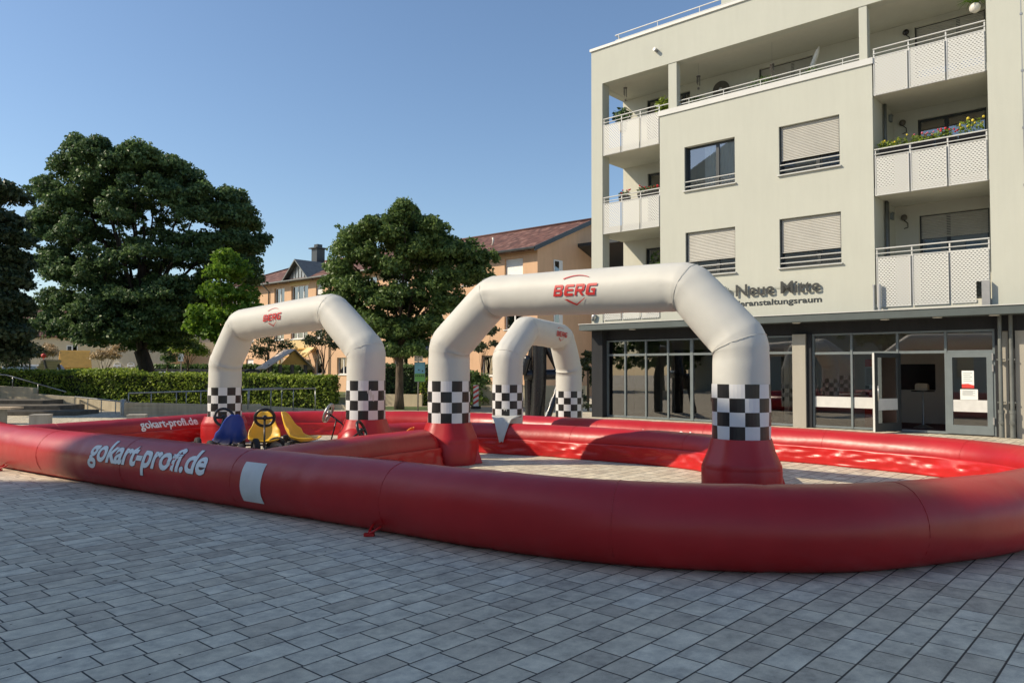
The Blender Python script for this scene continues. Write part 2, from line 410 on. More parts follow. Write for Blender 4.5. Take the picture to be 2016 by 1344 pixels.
# ------------------------------------------------------------------ inflatable barriers
class Path:
    def __init__(s, pts, r):
        P_, s.L = resample(bez([(x, y, 0) for x, y in pts], 10), .09)
        s.p = P_; s.n = len(P_); s.r = r
        s.t = [(P_[min(i+1, s.n-1)]-P_[max(i-1, 0)]).normalized() for i in range(s.n)]
    def at(s, u):
        i = max(0, min(s.n-1.001, u/s.L*(s.n-1))); k = int(i); f = i-k; k2 = min(k+1, s.n-1)
        return s.p[k].lerp(s.p[k2], f), s.t[k].lerp(s.t[k2], f).normalized()
    def rad(s, u):
        d = abs((u+.4) % 2.35-1.175); return s.r*(1-.022*math.exp(-((1.175-d)/.05)**2)+.008*sin(u*1.3+1))
    def pucker(s, u, ang):
        d = 1.175-abs((u+.4) % 2.35-1.175)
        return .016*noise.noise(Vector((ang*7, u*2.2, s.r*9)))*math.exp(-(d/.22)**2)+.007*noise.noise(Vector((ang*2.2, u*1.1, 4)))
    def surf(s, u, ang, off=0):
        """ang 0 = right-hand side of travel, pi/2 = top"""
        c, t = s.at(u); rt = Vector((t.y, -t.x, 0)); r = s.rad(u)+off+s.pucker(u, ang)
        z = s.r*.94+r*1.0*sin(ang)
        return c+rt*(r*cos(ang))+Vector((0, 0, max(.006, z)))
def barrier(name, label, pts, r, skirt_side=None, skirts=True, s0=0.0, s1=None):
    P_ = Path(pts, r); c0 = P_.p[P_.n//2]
    t = thing(name, label, 'barrier', (c0.x, c0.y, 0), group='red inflatable track barriers')
    mb = MB(); K = 32; rings = []
    for i in range(P_.n):
        u = P_.L*i/(P_.n-1); rr = [P_.surf(u, 2*pi*j/K) for j in range(K)]
        e = min(u, P_.L-u)
        if e < .22:
            k = sqrt(max(0.0, 1-(1-e/.22)**2)); k = .30+.70*k; c = P_.at(u)[0]+Vector((0, 0, r*.94))
            rr = [c+(p-c)*k for p in rr]
        rings.append(rr)
    mb.rings(rings); mb.build('air_tube', 'pvc_red', t, world=True, smooth=True)
    for side in ([] if not skirts else ([skirt_side] if skirt_side else [])):
        sk = MB(); n = int(P_.L/.05); rows = 11; grid = []
        for i in range(n+1):
            u = .1+(P_.L-.2)*i/n; c, tt = P_.at(u); rt = Vector((tt.y, -tt.x, 0))*side; line = []
            for j in range(rows):
                f = j/(rows-1); zt = r*1.02; z = zt*(1-f)+.004*f
                q = Vector((u*1.7, f*1.3+side, r*9)); a = noise.noise(q*1.6)*.9+noise.noise(q*4.1)*.5
                rid = 1-abs(noise.noise(Vector((u*3.1+f*2.2, f*2.8, 3.3))))*2.2; rid2 = 1-abs(noise.noise(Vector((u*2.2-f*3.1, f*1.8, 9.3))))*2.4
                d = r*1.0+.012+sin(f*pi)*(.034*a+.022*max(0, rid)+.015*max(0, rid2))+.05*f*f*(1+.9*noise.noise(Vector((u*1.1, 0, 5))))
                line.append(c+rt*d+Vector((0, 0, max(.004, z))))
            grid.append(line)
        for i in range(n):
            for j in range(rows-1): sk.face([grid[i][j], grid[i+1][j], grid[i+1][j+1], grid[i][j+1]])
        o = sk.build('ground_skirt', 'skirt_red', t, world=True, smooth=True, weld=True)
        m_ = o.modifiers.new('thickness', 'SOLIDIFY'); m_.thickness = .004
    return P_, t
def wrap_text(P_, t, txt, u0, ang0, length, side=1, name='lettering', edge=True, height=None, shear=.0):
    """letters pressed on the tube. side=1: read from the right-hand side of travel"""
    base = text_mesh(txt, 1, .0); w_ = max(x for p in base for x, y in p); k = length/w_
    for nme, off, out, mat in ((('lettering_edge', .044, .0028, 'lettering_edge'),) if edge else ())+((name, .028, .0046, 'lettering_white'),):
        ps = text_mesh(txt, 1, off, shear, cut=((1, .07), (0, .5))); mb = MB()
        ky = k if height is None else height
        for p in ps:
            q = []
            for x, y in p:
                u = u0+x*k if side > 0 else u0-x*k
                a = ang0+(y*ky)/P_.r
                if side < 0: a = pi-ang0-(y*ky)/P_.r
                q.append(P_.surf(u, a, out))
            mb.face(q)
        mb.build(nme, mat, t, world=True)

FP, front_t = barrier('inflatable_barrier', 'long dark red barrier tube in the foreground with gokart-profi.de lettering and a white sticker',
    [(-9.25, 13.75), (-9.0, 13.35), (-8.55, 12.95), (-7.4, 12.1), (-6.2, 11.25), (-4.6, 10.15), (-3.0, 9.05), (-1.3, 7.9), (-.1, 7.05), (.85, 6.57), (1.7, 6.36), (2.6, 6.32), (3.5, 6.58), (4.5, 7.05), (5.4, 7.75)], .355, skirts=False)
BP, back_t = barrier('inflatable_barrier', 'far side red barrier tube behind the karts that curves round at the right',
    [(-9.15, 13.95), (-8.75, 14.6), (-8.15, 15.9), (-7.55, 17.3), (-6.8, 18.35), (-5.4, 19.2), (-4.0, 19.35), (-2.6, 19.2), (-.8, 18.6), (.3, 17.75), (1.5, 16.75), (3.7, 15.25), (5.0, 14.15), (6.0, 13.1), (6.7, 12.2), (7.15, 11.2), (7.15, 10.1), (6.7, 9.1), (5.75, 8.0)], .30, skirt_side=1)
QP, mid_t = barrier('inflatable_barrier', 'sunlit red barrier tube across the middle of the track with a crumpled shiny skirt',
    [(-2.85, 13.7), (-2.75, 14.5), (-2.2, 15.25), (-1.4, 15.5), (-.5, 15.35), (.9, 14.65), (1.9, 13.95), (2.8, 13.25), (3.35, 12.5), (3.45, 11.6), (3.25, 10.7)], .295, skirt_side=1)
PP, div_t = barrier('inflatable_barrier', 'short dull red barrier tube from the foreground tube to the big arch',
    [(-3.1, 9.35), (-2.95, 10.1), (-2.55, 11.1), (-2.05, 12.1), (-1.4, 13.1)], .32, skirt_side=1)
def ucl(P_, x, y):
    b = min(range(P_.n), key=lambda i: (P_.p[i].x-x)**2+(P_.p[i].y-y)**2); return P_.L*b/(P_.n-1)
u1 = ucl(FP, -6.25, 11.3)+.80; u2 = ucl(FP, -3.95, 9.65)+.56
wrap_text(FP, front_t, 'gokart-profi.de', u1, radians(8), u2-u1)
ub = ucl(BP, -7.75, 16.9)-.75; ue = ucl(BP, -6.75, 18.35)
wrap_text(BP, back_t, 'gokart-profi.de', ub, radians(18), 1.55, edge=False)
# same words on the other face of the foreground tube, only their tops show over the crest
uf = ucl(FP, -1.15, 7.75); wrap_text(FP, front_t, 'gokart-profi.de', uf, radians(70), .85, side=-1, name='inner_lettering', edge=False)
uf = ucl(FP, -7.4, 12.1); wrap_text(FP, front_t, 'gokart-profi.de', uf, radians(66), .6, side=-1, name='inner_lettering', edge=False)
uf = ucl(BP, 2.6, 16.0); wrap_text(BP, back_t, 'gokart-profi.de', uf, radians(-4), 1.4, name='far_lettering', edge=False)
# blank sticker patch
u3 = ucl(FP, -3.35, 9.3)+.62; mb = MB(); n = 10
for i in range(n):
    for j in range(n):
        f = lambda a, b: FP.surf(u3+.36*a/n, radians(-34)+radians(76)*b/n, .004)
        mb.face([f(i, j), f(i+1, j), f(i+1, j+1), f(i, j+1)])
mb.build('blank_sticker', 'sticker', front_t, world=True, smooth=True, weld=True)
# seams
for P_, t in ((FP, front_t), (BP, back_t), (QP, mid_t)):
    mb = MB(); u = 0.775
    while u < P_.L-.3:
        if u > .3: mb = MB(); mb.tube([P_.surf(u, radians(a), .001) for a in range(-40, 221, 12)], .0032, 5); mb.build('seam', 'pvc_red', t, world=True, smooth=True)
        u += 2.35
# anchor straps
for px, py in ((-8.05, 12.38), (-1.35, 7.72)):
    u = ucl(FP, px, py); a = FP.surf(u, radians(-42), .004); b = FP.surf(u+.1, radians(-44), .004); c, tt = FP.at(u+.05); rt = Vector((tt.y, -tt.x, 0))
    e = c+rt*(.37); mb = MB(); mb.tube([a, (a+e)/2+rt*.02, e+Vector((0, 0, .03))], .014, 6); mb.tube([b, (b+e)/2+rt*.04, e+Vector((0, 0, .03))], .012, 6)
    mb.box(e.x-.05, e.x+.05, e.y-.03, e.y+.03, .005, .03); mb.build('anchor_strap', 'skirt_red', front_t, world=True, smooth=40)

# ------------------------------------------------------------------ arches
def logo_polys():
    """four squared, slanted letters with an arc over and a chevron below; unit letter height"""
    P_ = []
    def r(x0, x1, y0, y1): P_.append([(x0, y0), (x1, y0), (x1, y1), (x0, y1)])
    t = .22; w_ = .98; s = 1.16
    o = 0      # B
    r(o, o+t, 0, 1); r(o+t, o+w_-.14, 0, t); r(o+t, o+w_-.14, .40, .40+t*.9); r(o+t, o+w_-.14, 1-t, 1)
    P_.append([(o+w_-.14-t*.6, t), (o+w_-.14, 0), (o+w_, .14), (o+w_, .38), (o+w_-.12, .5), (o+w_-.14-t*.6, .42)])
    P_.append([(o+w_-.14-t*.6, .56), (o+w_-.12, .5), (o+w_, .62), (o+w_, .86), (o+w_-.14, 1), (o+w_-.14-t*.6, 1-t)])
    o = s      # E
    P_.append([(o+.14, 0), (o+t+.1, 0), (o+t+.1, 1), (o+.14, 1), (o, .86), (o, .14)])
    r(o+t+.1, o+w_, 0, t); r(o+t+.1, o+w_-.04, .40, .6); r(o+t+.1, o+w_, 1-t, 1)
    o = 2*s    # R
    r(o, o+t, 0, 1); r(o+t, o+w_-.14, 1-t, 1); r(o+t, o+w_-.14, .34, .34+t)
    P_.append([(o+w_-.14-t*.6, .56), (o+w_-.14-t*.6, .34), (o+w_-.14, .34), (o+w_, .48), (o+w_, .86), (o+w_-.14, 1), (o+w_-.14-t*.6, 1-t)])
    P_.append([(o+.42, .34), (o+.72, 0), (o+w_+.02, 0), (o+.70, .34)])
    o = 3*s    # G
    P_.append([(o+.14, 0), (o+t+.1, 0), (o+t+.1, 1), (o+.14, 1), (o, .86), (o, .14)])
    r(o+t+.1, o+w_, 0, t); r(o+t+.1, o+w_+.06, 1-t, 1); r(o+w_-t, o+w_, t, .58); r(o+.52, o+w_-t, .38, .58)
    P_ = [[(x+y*.22, y) for x, y in p] for p in P_]
    a = []
    n = 14
    for i in range(n):    # arc above
        f = lambda k, e: (.95+2.75*k/n, 1.42+.42*sin(pi*(.06+.80*k/n))+e)
        th = .05+.09*(1-i/n); P_.append([f(i, 0), f(i+1, 0), f(i+1, th-.006), f(i, th)])
    P_.append([(1.15, -.28), (1.50, -.28), (2.35, -.75), (2.30, -.92)]); P_.append([(2.30, -.92), (2.35, -.75), (3.35, -.2), (3.45, -.2)])
    cx = 2.35; return [[(x-cx, y-.5) for x, y in p] for p in P_]
LOGO = logo_polys()
def arch(label, A0, A1, kn, r, rb, chk0, chk1, logo_t, logo_w, base=(True, True), logo_dz=.0, hang=False):
    """kn: [(t, z)...] lower-left bend, upper-left, upper-right, lower-right"""
    A0 = Vector((*A0, 0)); A1 = Vector((*A1, 0)); D = A1-A0; span = D.length; d = D.normalized(); nrm = Vector((d.y, -d.x, 0))
    c = (A0+A1)/2; t = thing('inflatable_arch', label, 'inflatable arch', (c.x, c.y, 0), group='white inflatable arches over the track')
    pts = [(0, .25)]+[(k[0]*span, k[1]) for k in kn]+[(span, .25)]
    rad = [r, r, (r+rb)/2, (r+rb)/2, r, r]
    def ring(cx, cz, ta, rr, K=40):   # ta: direction angle in the (s,z) plane
        px, pz = -sin(ta), cos(ta)
        return [A0+d*(cx+px*rr*cos(q))+Vector((0, 0, cz+pz*rr*cos(q)))+nrm*(rr*sin(q)) for q in (2*pi*j/K for j in range(K))]
    dirs = [atan2(pts[i+1][1]-pts[i][1], pts[i+1][0]-pts[i][0]) for i in range(5)]
    seq = []   # (s, z, angle, radius)
    prev = None
    for i in range(5):
        a = dirs[i]; p0 = pts[i]; p1 = pts[i+1]; st = 0; en = sqrt((p1[0]-p0[0])**2+(p1[1]-p0[1])**2)
        if i > 0: turn = dirs[i-1]-a; rho = rad[i]*.82; st = rho*tan(turn/2)
        if i < 4: turn2 = a-dirs[i+1]; rho2 = rad[i+1]*.82; en -= rho2*tan(turn2/2)
        n = max(2, int((en-st)/.11)); r0 = rad[i]; r1 = rad[i+1]
        L0 = sqrt((p1[0]-p0[0])**2+(p1[1]-p0[1])**2)
        for k in range(n+1):
            f = (st+(en-st)*k/n); g_ = f/L0; rr = (r0+(r1-r0)*g_)*(1-.02*math.exp(-((f-st)/.05)**2)*(i > 0)-.02*math.exp(-((en-f)/.05)**2)*(i < 4))
            wk = max(math.exp(-((f-st)/.16)**2)*(i > 0), math.exp(-((en-f)/.16)**2)*(i < 4)); seq.append((p0[0]+cos(a)*f, p0[1]+sin(a)*f, a, rr, wk))
        if i < 4:   # fillet fan around the inner pivot
            e = seq[-1]; inn = -1; cxp = e[0]+sin(a)*rho2*1; czp = e[1]-cos(a)*rho2
            for k in range(1, 7):
                aa = a-turn2*k/7; seq.append((cxp-sin(aa)*rho2, czp+cos(aa)*rho2, aa, rad[i+1], 1))
    rings = []
    for (s_, z_, a_, rr, wk) in seq:
        rg = ring(s_, z_, a_, rr)
        cc = A0+d*s_+Vector((0, 0, z_)); out = []
        for q, p in enumerate(rg):
            o = (p-cc); lower = max(0, -cos(2*pi*q/40)) if abs(a_) < 1.2 else .25
            wv = noise.noise(Vector((s_*7+z_*5, q*.10, rr*5)))*.010*lower*1.5+noise.noise(Vector((s_*1.6, z_*1.6, q*.2)))*.006
            wv += wk*(.014*noise.noise(Vector((q*.62, (s_+z_)*1.8, rr*3)))+.006*noise.noise(Vector((q*1.3, (s_-z_)*3, 8))))
            out.append(p+o.normalized()*wv)
        rings.append(out)
    mb = MB(); mb.rings(rings); mb.build('arch_tube', 'nylon_white', t, world=True, smooth=True)
    # stitched seams at the bends
    for i, (tt, z) in enumerate(kn):
        a = (dirs[i]+dirs[i+1])/2; turn = dirs[i]-dirs[i+1]; rho = rad[i+1]*.82; back = rho/cos(turn/2)-rho
        sm = MB(); sm.tube(ring(pts[i+1][0]+sin(a)*back, pts[i+1][1]-cos(a)*back, a, rad[i+1]+.0035, 36), .0035, 4, close=True)
        sm.build('seam', 'nylon_white', t, world=True, smooth=True)
    # chequered bands
    for k, (base_p, zz) in enumerate(((A0, chk0), (A1, chk1))):
        cb = MB(); z0, z1 = zz; K = 12; sub = 4; view = atan2(-base_p.y, -base_p.x)
        for row in range(4):
            for q in range(K):
                cb.cur = (row+q) % 2
                for e in range(sub):
                    a0 = view+.13+2*pi*(q+e/sub)/K; a1 = view+.13+2*pi*(q+(e+1)/sub)/K
                    za = z0+(z1-z0)*row/4; zb = z0+(z1-z0)*(row+1)/4; re = r+.007
                    f = lambda a, z: base_p+Vector((cos(a)*(re+.004*sin(a*5+z*9)), sin(a)*(re+.004*sin(a*5+z*9)), z))
                    cb.face([f(a0, za), f(a1, za), f(a1, zb), f(a0, zb)])
        cb.build('chequered_band', ['check_white', 'check_black'], t, world=True, smooth=True)
        if base[k]:
            bb = MB(); prof = [(r*1.36, 0), (r*1.38, .08), (r*1.38, .36), (r*1.365, .375), (r*1.375, .39), (r*1.30, .46), (r*1.16, .58), (r*1.035, z0+.01), (r*.9, z0+.012)]
            bb.rings([[base_p+Vector((rr*cos(q)*(1+.05*cos(4*(q-YAW))**2), rr*sin(q)*(1+.05*cos(4*(q-YAW))**2), z)) for q in (2*pi*j/40 for j in range(40))] for rr, z in prof])
            bb.build('foot_bag', 'pvc_red', t, world=True, smooth=50)
            fl = MB(); q_ = base_p+Vector((r*1.36, -.05, 0)); fl.hexa([q_+Vector((-.03, -.12, .01)), q_+Vector((.10, -.02, .01)), q_+Vector((.10, .02, .01)), q_+Vector((-.03, .12, .01))], [q_+Vector((-.03, -.06, .34)), q_+Vector((-.01, -.02, .34)), q_+Vector((-.01, .02, .34)), q_+Vector((-.03, .06, .34))])
            fl.build('filling_flap', 'skirt_red', t, world=True)
    # logo on the beam
    i = 2; a = dirs[2]; p0 = pts[2]; p1 = pts[3]; k = logo_w/4.75; mb = MB()
    s0 = logo_t*span; f0 = (s0-p0[0])/(p1[0]-p0[0]); z0 = p0[1]+(p1[1]-p0[1])*f0; rl = rb if False else (r+rb)/2
    for p in cut_polys(LOGO, ((1, .18),)):
        q = []
        for x, y in p:
            s_ = s0+x*k*cos(a); zc = z0+x*k*sin(a); th = (y*k+logo_dz)/rl
            q.append(A0+d*s_+nrm*((rl+.012)*cos(th))+Vector((0, 0, zc+(rl+.012)*sin(th))))
        mb.face(q)
    mb.build('logo', 'logo_red', t, world=True)
    if hang:   # white cloth tail of the left leg pulled forward over the barrier in front
        h = MB(); n = 12; rows = 14; gr = []
        for j in range(rows+1):
            f = j/rows; line = []
            for i in range(n+1):
                g_ = i/n; wx = (-.34+.68*g_)*(1-f**1.9*.93)-.12*f
                yy = A0.y-.30-1.44*f; zz = .66+.02*sin(f*pi)-(max(0, f-.74)/.26)**1.7*.42
                line.append((A0.x+wx+.03*sin(f*6+g_*3), yy, zz+.012*sin(g_*8+f*5)))
            gr.append(line)
        for j in range(rows):
            for i in range(n): h.face([gr[j][i], gr[j+1][i], gr[j+1][i+1], gr[j][i+1]])
        o = h.build('cloth_tail', 'nylon_white', t, world=True, smooth=True, weld=True)
        q = o.modifiers.new('thickness', 'SOLIDIFY'); q.thickness = .006
    return t
arch('largest arch at the centre, its right foot on the paving behind the foreground tube', (-1.1, 13.4), (2.98, 9.95),
     [(0, 2.05), (.194, 2.85), (.862, 2.77), (1.0, 1.97)], .362, .32, (.70, 1.43), (.74, 1.45), .55, .80)
arch('second arch at the left, standing over the parked karts', (-6.45, 17.2), (-2.72, 14.25),
     [(0, 1.76), (.133, 2.60), (.789, 2.77), (1.0, 1.97)], .355, .325, (.52, 1.22), (.70, 1.42), .475, .64)
arch('small far arch with a white cloth tail hanging from its left leg', (-.09, 16.5), (1.42, 19.0),
     [(0, 1.93), (.26, 2.53), (.856, 2.44), (1.0, 1.64)], .325, .30, (.63, 1.31), (.47, 1.11), .66, .56, base=(False, False), hang=True)

# ------------------------------------------------------------------ pedal karts
def wheel(t, x, y, r, w_, root):
    a = MB(); K = 20
    prof = [(r*.62, -w_/2), (r*.93, -w_/2), (r, -w_*.3), (r, w_*.3), (r*.93, w_/2), (r*.62, w_/2)]
    a.rings([[(x+rr*cos(q), y+yy, r+rr*sin(q)) for q in (2*pi*j/K for j in range(K))] for rr, yy in prof], caps=False)
    o = a.build('tyre', 'tyre', t, smooth=50)
    b = MB(); b.rings([[(x+rr*cos(q), y+yy, r+rr*sin(q)) for q in (2*pi*j/K for j in range(K))] for rr, yy in ((r*.64, -w_*.3), (r*.2, -w_*.38), (r*.2, w_*.38), (r*.64, w_*.3))])
    b.build('rim', 'rail_metal', o, root=root, smooth=50)
def kart(label, loc, rz, seat_mat, seat_h=.82, wheel_mat='kart_frame', col_len=1.0, sc_=1.0, wh=.74, reach=.62):
    """local +x is forward; seat at the origin"""
    t = thing('pedal_kart', label, 'pedal kart', (*loc, 0), rz, group='pedal go-karts parked inside the track')
    f = MB(); f.tube([(-.25, 0, .30), (.35, 0, .26), (1.05, 0, .24)], .028, 8); f.tube([(-.2, -.36, .22), (-.2, .36, .22)], .02, 8)
    f.tube([(1.0, -.36, .19), (1.0, .36, .19)], .018, 8); f.tube([(-.2, -.2, .26), (.1, -.2, .32), (.2, 0, .3)], .015, 6); f.tube([(-.2, .2, .26), (.1, .2, .32), (.2, 0, .3)], .015, 6)
    f.tube([(1.0, 0, .24), (1.25, -.2, .2), (1.25, .2, .2), (1.0, 0, .24)], .014, 6); f.build('frame', 'kart_frame', t, smooth=True)
    # moulded bucket seat: a shell swept up the back
    s = MB(); rows = []
    prof = [(.42, .36, .20, .035), (.30, .33, .23, .05), (.12, .30, .25, .08), (-.02, .33, .25, .10), (-.12, .44, .235, .10), (-.17, .56, .20, .075), (-.20, .66, .17, .055), (-.23, .76, .14, .045), (-.255, .84, .095, .03), (-.27, .875, .04, .012)]
    k = (seat_h-.30)/(.875-.30)
    for x, z, hw, lip in prof:
        row = []
        for j in range(11):
            g_ = j/10*2-1; row.append((x+lip*abs(g_)**2.2*(1.3 if z > .4 else .2), hw*1.12*g_, .30+(z-.30)*k+lip*abs(g_)**2.2*(1.0 if z < .45 else .1)))
        rows.append(row)
    for i in range(len(rows)-1):
        for j in range(10): s.face([rows[i][j], rows[i][j+1], rows[i+1][j+1], rows[i+1][j]])
    o = s.build('seat', seat_mat, t, smooth=True, weld=True); q = o.modifiers.new('shell', 'SOLIDIFY'); q.thickness = .03; q2 = o.modifiers.new('sub', 'SUBSURF'); q2.levels = q2.render_levels = 1
    cx = reach; c = MB(); c.tube([(cx+.02, 0, wh-.02), (cx+.30, 0, wh-.22), (cx+.42, 0, .24)], .017, 8); c.tube([(cx+.16, 0, wh-.12), (cx+.05, 0, .27)], .014, 6)
    c.build('steering_column', 'kart_frame', t, smooth=True)
    sw = MB(); R0 = .165; tilt = radians(22); pl = lambda a, r: (cx-r*cos(a)*0-sin(tilt)*r*sin(a)*-1*-1, r*cos(a), wh+cos(tilt)*r*sin(a))
    ring = [(cx+sin(tilt)*R0*sin(a), R0*cos(a), wh+cos(tilt)*R0*sin(a)) for a in (2*pi*i/28 for i in range(28))]
    sw.tube(ring, .028, 8, close=True)
    for a in (radians(0), radians(180), radians(270)):
        sw.tube([(cx+.02, 0, wh-.01), (cx+sin(tilt)*R0*sin(a), R0*cos(a), wh+cos(tilt)*R0*sin(a))], .024, 6)
    sw.sphere((cx+.01, 0, wh), .045, 10); sw.build('steering_wheel', wheel_mat, t, smooth=True)
    for x, y, r in ((-.2, -.38, .2), (-.2, .38, .2), (1.0, -.38, .18), (1.0, .38, .18)): wheel(t, x, y, r, .09, t)
    p = MB(); p.tube([(.75, -.16, .20), (.75, .16, .28)], .012, 6); p.box(.70, .80, -.24, -.16, .18, .20); p.box(.70, .80, .16, .24, .27, .29); p.build('pedals', 'kart_frame', t)
    return t
kart('pedal kart with a blue bucket seat seen from behind', (-4.98, 13.6), radians(122), 'seat_blue', .84, wh=.74)
kart('pedal kart with a yellow seat facing the viewer behind its black steering wheel', (-4.55, 14.1), radians(-72), 'seat_yellow', .84, wh=.76, reach=.42)
kart('pedal kart with a yellow seat seen from the side and a grey rimmed steering wheel', (-4.02, 14.3), radians(-8), 'seat_yellow', .84, 'steel', wh=.82, reach=.62)
kart('low pedal kart with an orange seat, mostly hidden by the short red tube', (-1.98, 13.35), radians(172), 'seat_orange', .63, wh=.56, reach=.66)

# ------------------------------------------------------------------ modern apartment building
bt = thing('apartment_building', 'cream modern apartment block with white perforated balconies and a dark glazed ground floor', 'building', tuple(BO), YAW)
def bp(mb, name, mat, parent=None, **k): return mb.build(name, mat, parent or bt, root=bt, **k)
FZ = 11.68
wins = [(3.66, 5.38, 7.38, 8.80), (3.68, 5.37, 4.63, 6.03), (6.76, 8.49, 7.37, 8.81), (6.75, 8.50, 4.63, 6.07)]
w1 = MB()
w1.wall(2.76, 9.37, 3.2, 10.0, wins, 0, .30)
w1.box(2.76, 3.06, .3, 2.0, 3.2, 9.2); w1.box(9.07, 9.37, .3, 2.0, 3.2, 9.2)
w1.box(0, .47, 0, .42, 3.2, 12.92)                     # corner pier
w1.box(.47, 12.07, 0, .34, FZ, 12.92)                  # parapet band
w1.box(0, .30, .42, 9.9, FZ, 12.92)
w1.box(12.07, 24, 0, .34, 3.2, 15.5); w1.box(12.07, 12.40, .34, 2.0, 3.2, 12.0)
w1.box(0, 24, 9.6, 9.9, 0, 12.9)
w1.box(0, .30, 2.3, 9.6, 0, FZ)
bp(w1, 'facade_wall', 'plaster_cream')
# recessed rear walls of the loggias and the roof terrace, with real openings
w2 = MB()
rw = [(10.0, 11.72, 3.6, 6.05), (10.0, 11.70, 6.6, 8.82), (9.96, 11.72, 9.4, 11.52), (1.07, 1.95, 6.6, 8.77), (.98, 1.9, 3.6, 6.05), (1.05, 1.75, 9.4, 11.48), (2.0, 2.8, 9.4, 11.43), (5.3, 7.05, 9.4, 11.52)]
w2.wall(.02, 12.07, 3.2, FZ, rw, 2.0, 2.3); bp(w2, 'loggia_wall', 'plaster_inner')
cmass = MB(); cmass.box(.32, 23.9, 3.2, 9.55, 3.3, FZ); bp(cmass, 'core', 'dark_render')
sl = MB()
for z0, z1 in ((9.13, 9.33), (6.38, 6.58), (3.2, 3.42)):
    sl.box(.03, 2.755, .03, 1.997, z0, z1); sl.box(9.375, 12.065, .03, 1.997, z0, z1)
sl.box(3.07, 9.06, .31, 1.997, 9.13, 9.30); sl.box(.31, 23.9, .345, 9.55, FZ+.004, FZ+.25)
sl.box(3.07, 9.06, .31, 1.997, 3.2, 3.4)
bp(sl, 'floor_slab', 'plaster_inner')
cp = MB(); cp.box(-.04, 12.10, -.05, .40, 12.92, 13.01); cp.box(-.04, .34, .40, 9.9, 12.92, 13.0); cp.box(2.72, 9.40, -.04, .34, 10.0, 10.17); cp.box(9.371, 9.41, -.03, .3, 10.0, 10.16)
bp(cp, 'wall_coping', 'metal_white')
for x0, x1, zb in ((3.08, 3.38, 10.17), (9.04, 9.25, 10.17)):
    c = MB(); c.box(x0, x1, .02, .26, zb, FZ); bp(c, 'column', 'plaster_cream')
ph = MB(); ph.box(3.9, 23, 2.2, 9.5, FZ+.26, 16.2); bp(ph, 'penthouse', 'plaster_cream')
ph = MB(); ph.box(5.0, 8.5, 2.12, 2.19, 13.2, 15.4); bp(ph, 'penthouse_panel', 'frame_grey')  # plain grey slab, darker than the penthouse wall it stands on
ph = MB(); ph.box(3.4, 23, 1.2, 9.7, 16.2, 16.45); bp(ph, 'penthouse_roof', 'metal_white')
# roof railing
rr = MB(); rr.tube([(.86, .25, 13.36), (12.0, .25, 13.36)], .022, 6); rr.tube([(.86, .25, 13.18), (12.0, .25, 13.18)], .014, 6); rr.tube([(.86, .25, 13.36), (.86, 3.5, 13.36)], .022, 6)
for i in range(8): rr.tube([(1.0+i*1.55, .25, 13.0), (1.0+i*1.55, .25, 13.36)], .014, 6)
bp(rr, 'roof_railing', 'metal_white')
# terrace railing on the fourth floor
rr = MB()
for z in (10.42, 10.30): rr.tube([(2.55 if z > 10.4 else 3.4, .16, z), (9.03, .16, z)], .018, 6)
for i in range(5): rr.tube([(3.75+i*1.2, .16, 10.17), (3.75+i*1.2, .16, 10.42)], .013, 6)
bp(rr, 'terrace_railing', 'metal_white')
# overflow spout
v = MB(); v.tube([(2.66, .0, 12.24), (2.66, -.16, 12.24)], .06, 12); v.tube([(2.66, -.16, 12.24), (2.66, -.17, 12.24)], .05, 12); bp(v, 'overflow_spout', 'steel', smooth=40)
# expansion joint with clips
v = MB(); v.box(12.79, 12.803, -.006, .004, 3.2, 15.4)
for z in (4.7, 6.1, 7.5, 8.9, 10.3, 11.7, 13.1): v.box(12.77, 12.823, -.012, .004, z, z+.05)
bp(v, 'joint_strip', 'steel')
# balcony fronts
def balcony(x0, x1, zb, zt, zr, notch=False):
    fr = MB(); n = 3; w_ = (x1-x0)/n
    fr.tube([(x0, .03, zr), (x1, .03, zr)], .02, 6); fr.tube([(x0, .03, zr-.13), (x1, .03, zr-.13)], .014, 6)
    for i in range(n+1):
        x = x0+w_*i; x = min(max(x, x0+.02), x1-.02)
        fr.box(x-.016, x+.016, .035, .06, zb, zr)
    fr.box(x0, x1, .036, .058, zt-.03, zt); fr.box(x0, x1, .036, .058, zb, zb+.03)
    o = bp(fr, 'balcony_frame', 'metal_white')
    for i in range(n):
        a = x0+w_*i+.022; b = x0+w_*(i+1)-.022; p = MB()
        if notch and i == 2:
            q = [(a, zb), (b-.28, zb), (b-.28, zb+.52), (b, zb+.52), (b, zt), (a, zt)]
        else: q = [(a, zb+.005), (b, zb+.005), (b, zt-.005), (a, zt-.005)]
        p.face([(x, .0, z) for x, z in q], q); p.face([(x, .004, z) for x, z in reversed(q)], list(reversed(q)))
        edge = MB()
        bp(p, 'perforated_panel', 'perforated', o)
        for ea, eb, za, zb_ in ((a, a+.018, zb, zt), (b-.018, b, zb, zt), (a+.018, b-.018, zt-.02, zt), (a+.018, b-.018, zb, zb+.02)):
            if notch and i == 2: continue
            edge.box(ea, eb, -.012, -.002, za, zb_)
        if edge.v: bp(edge, 'panel_rim', 'metal_white', o)
for x0, x1 in ((.49, 2.74), (9.39, 12.04)):
    balcony(x0, x1, 9.11, 10.17, 10.40); balcony(x0, x1, 6.36, 7.42, 7.63); balcony(x0, x1, 3.34+(.02 if x0 < 1 else 0), 4.69, 4.92, notch=x0 > 9)
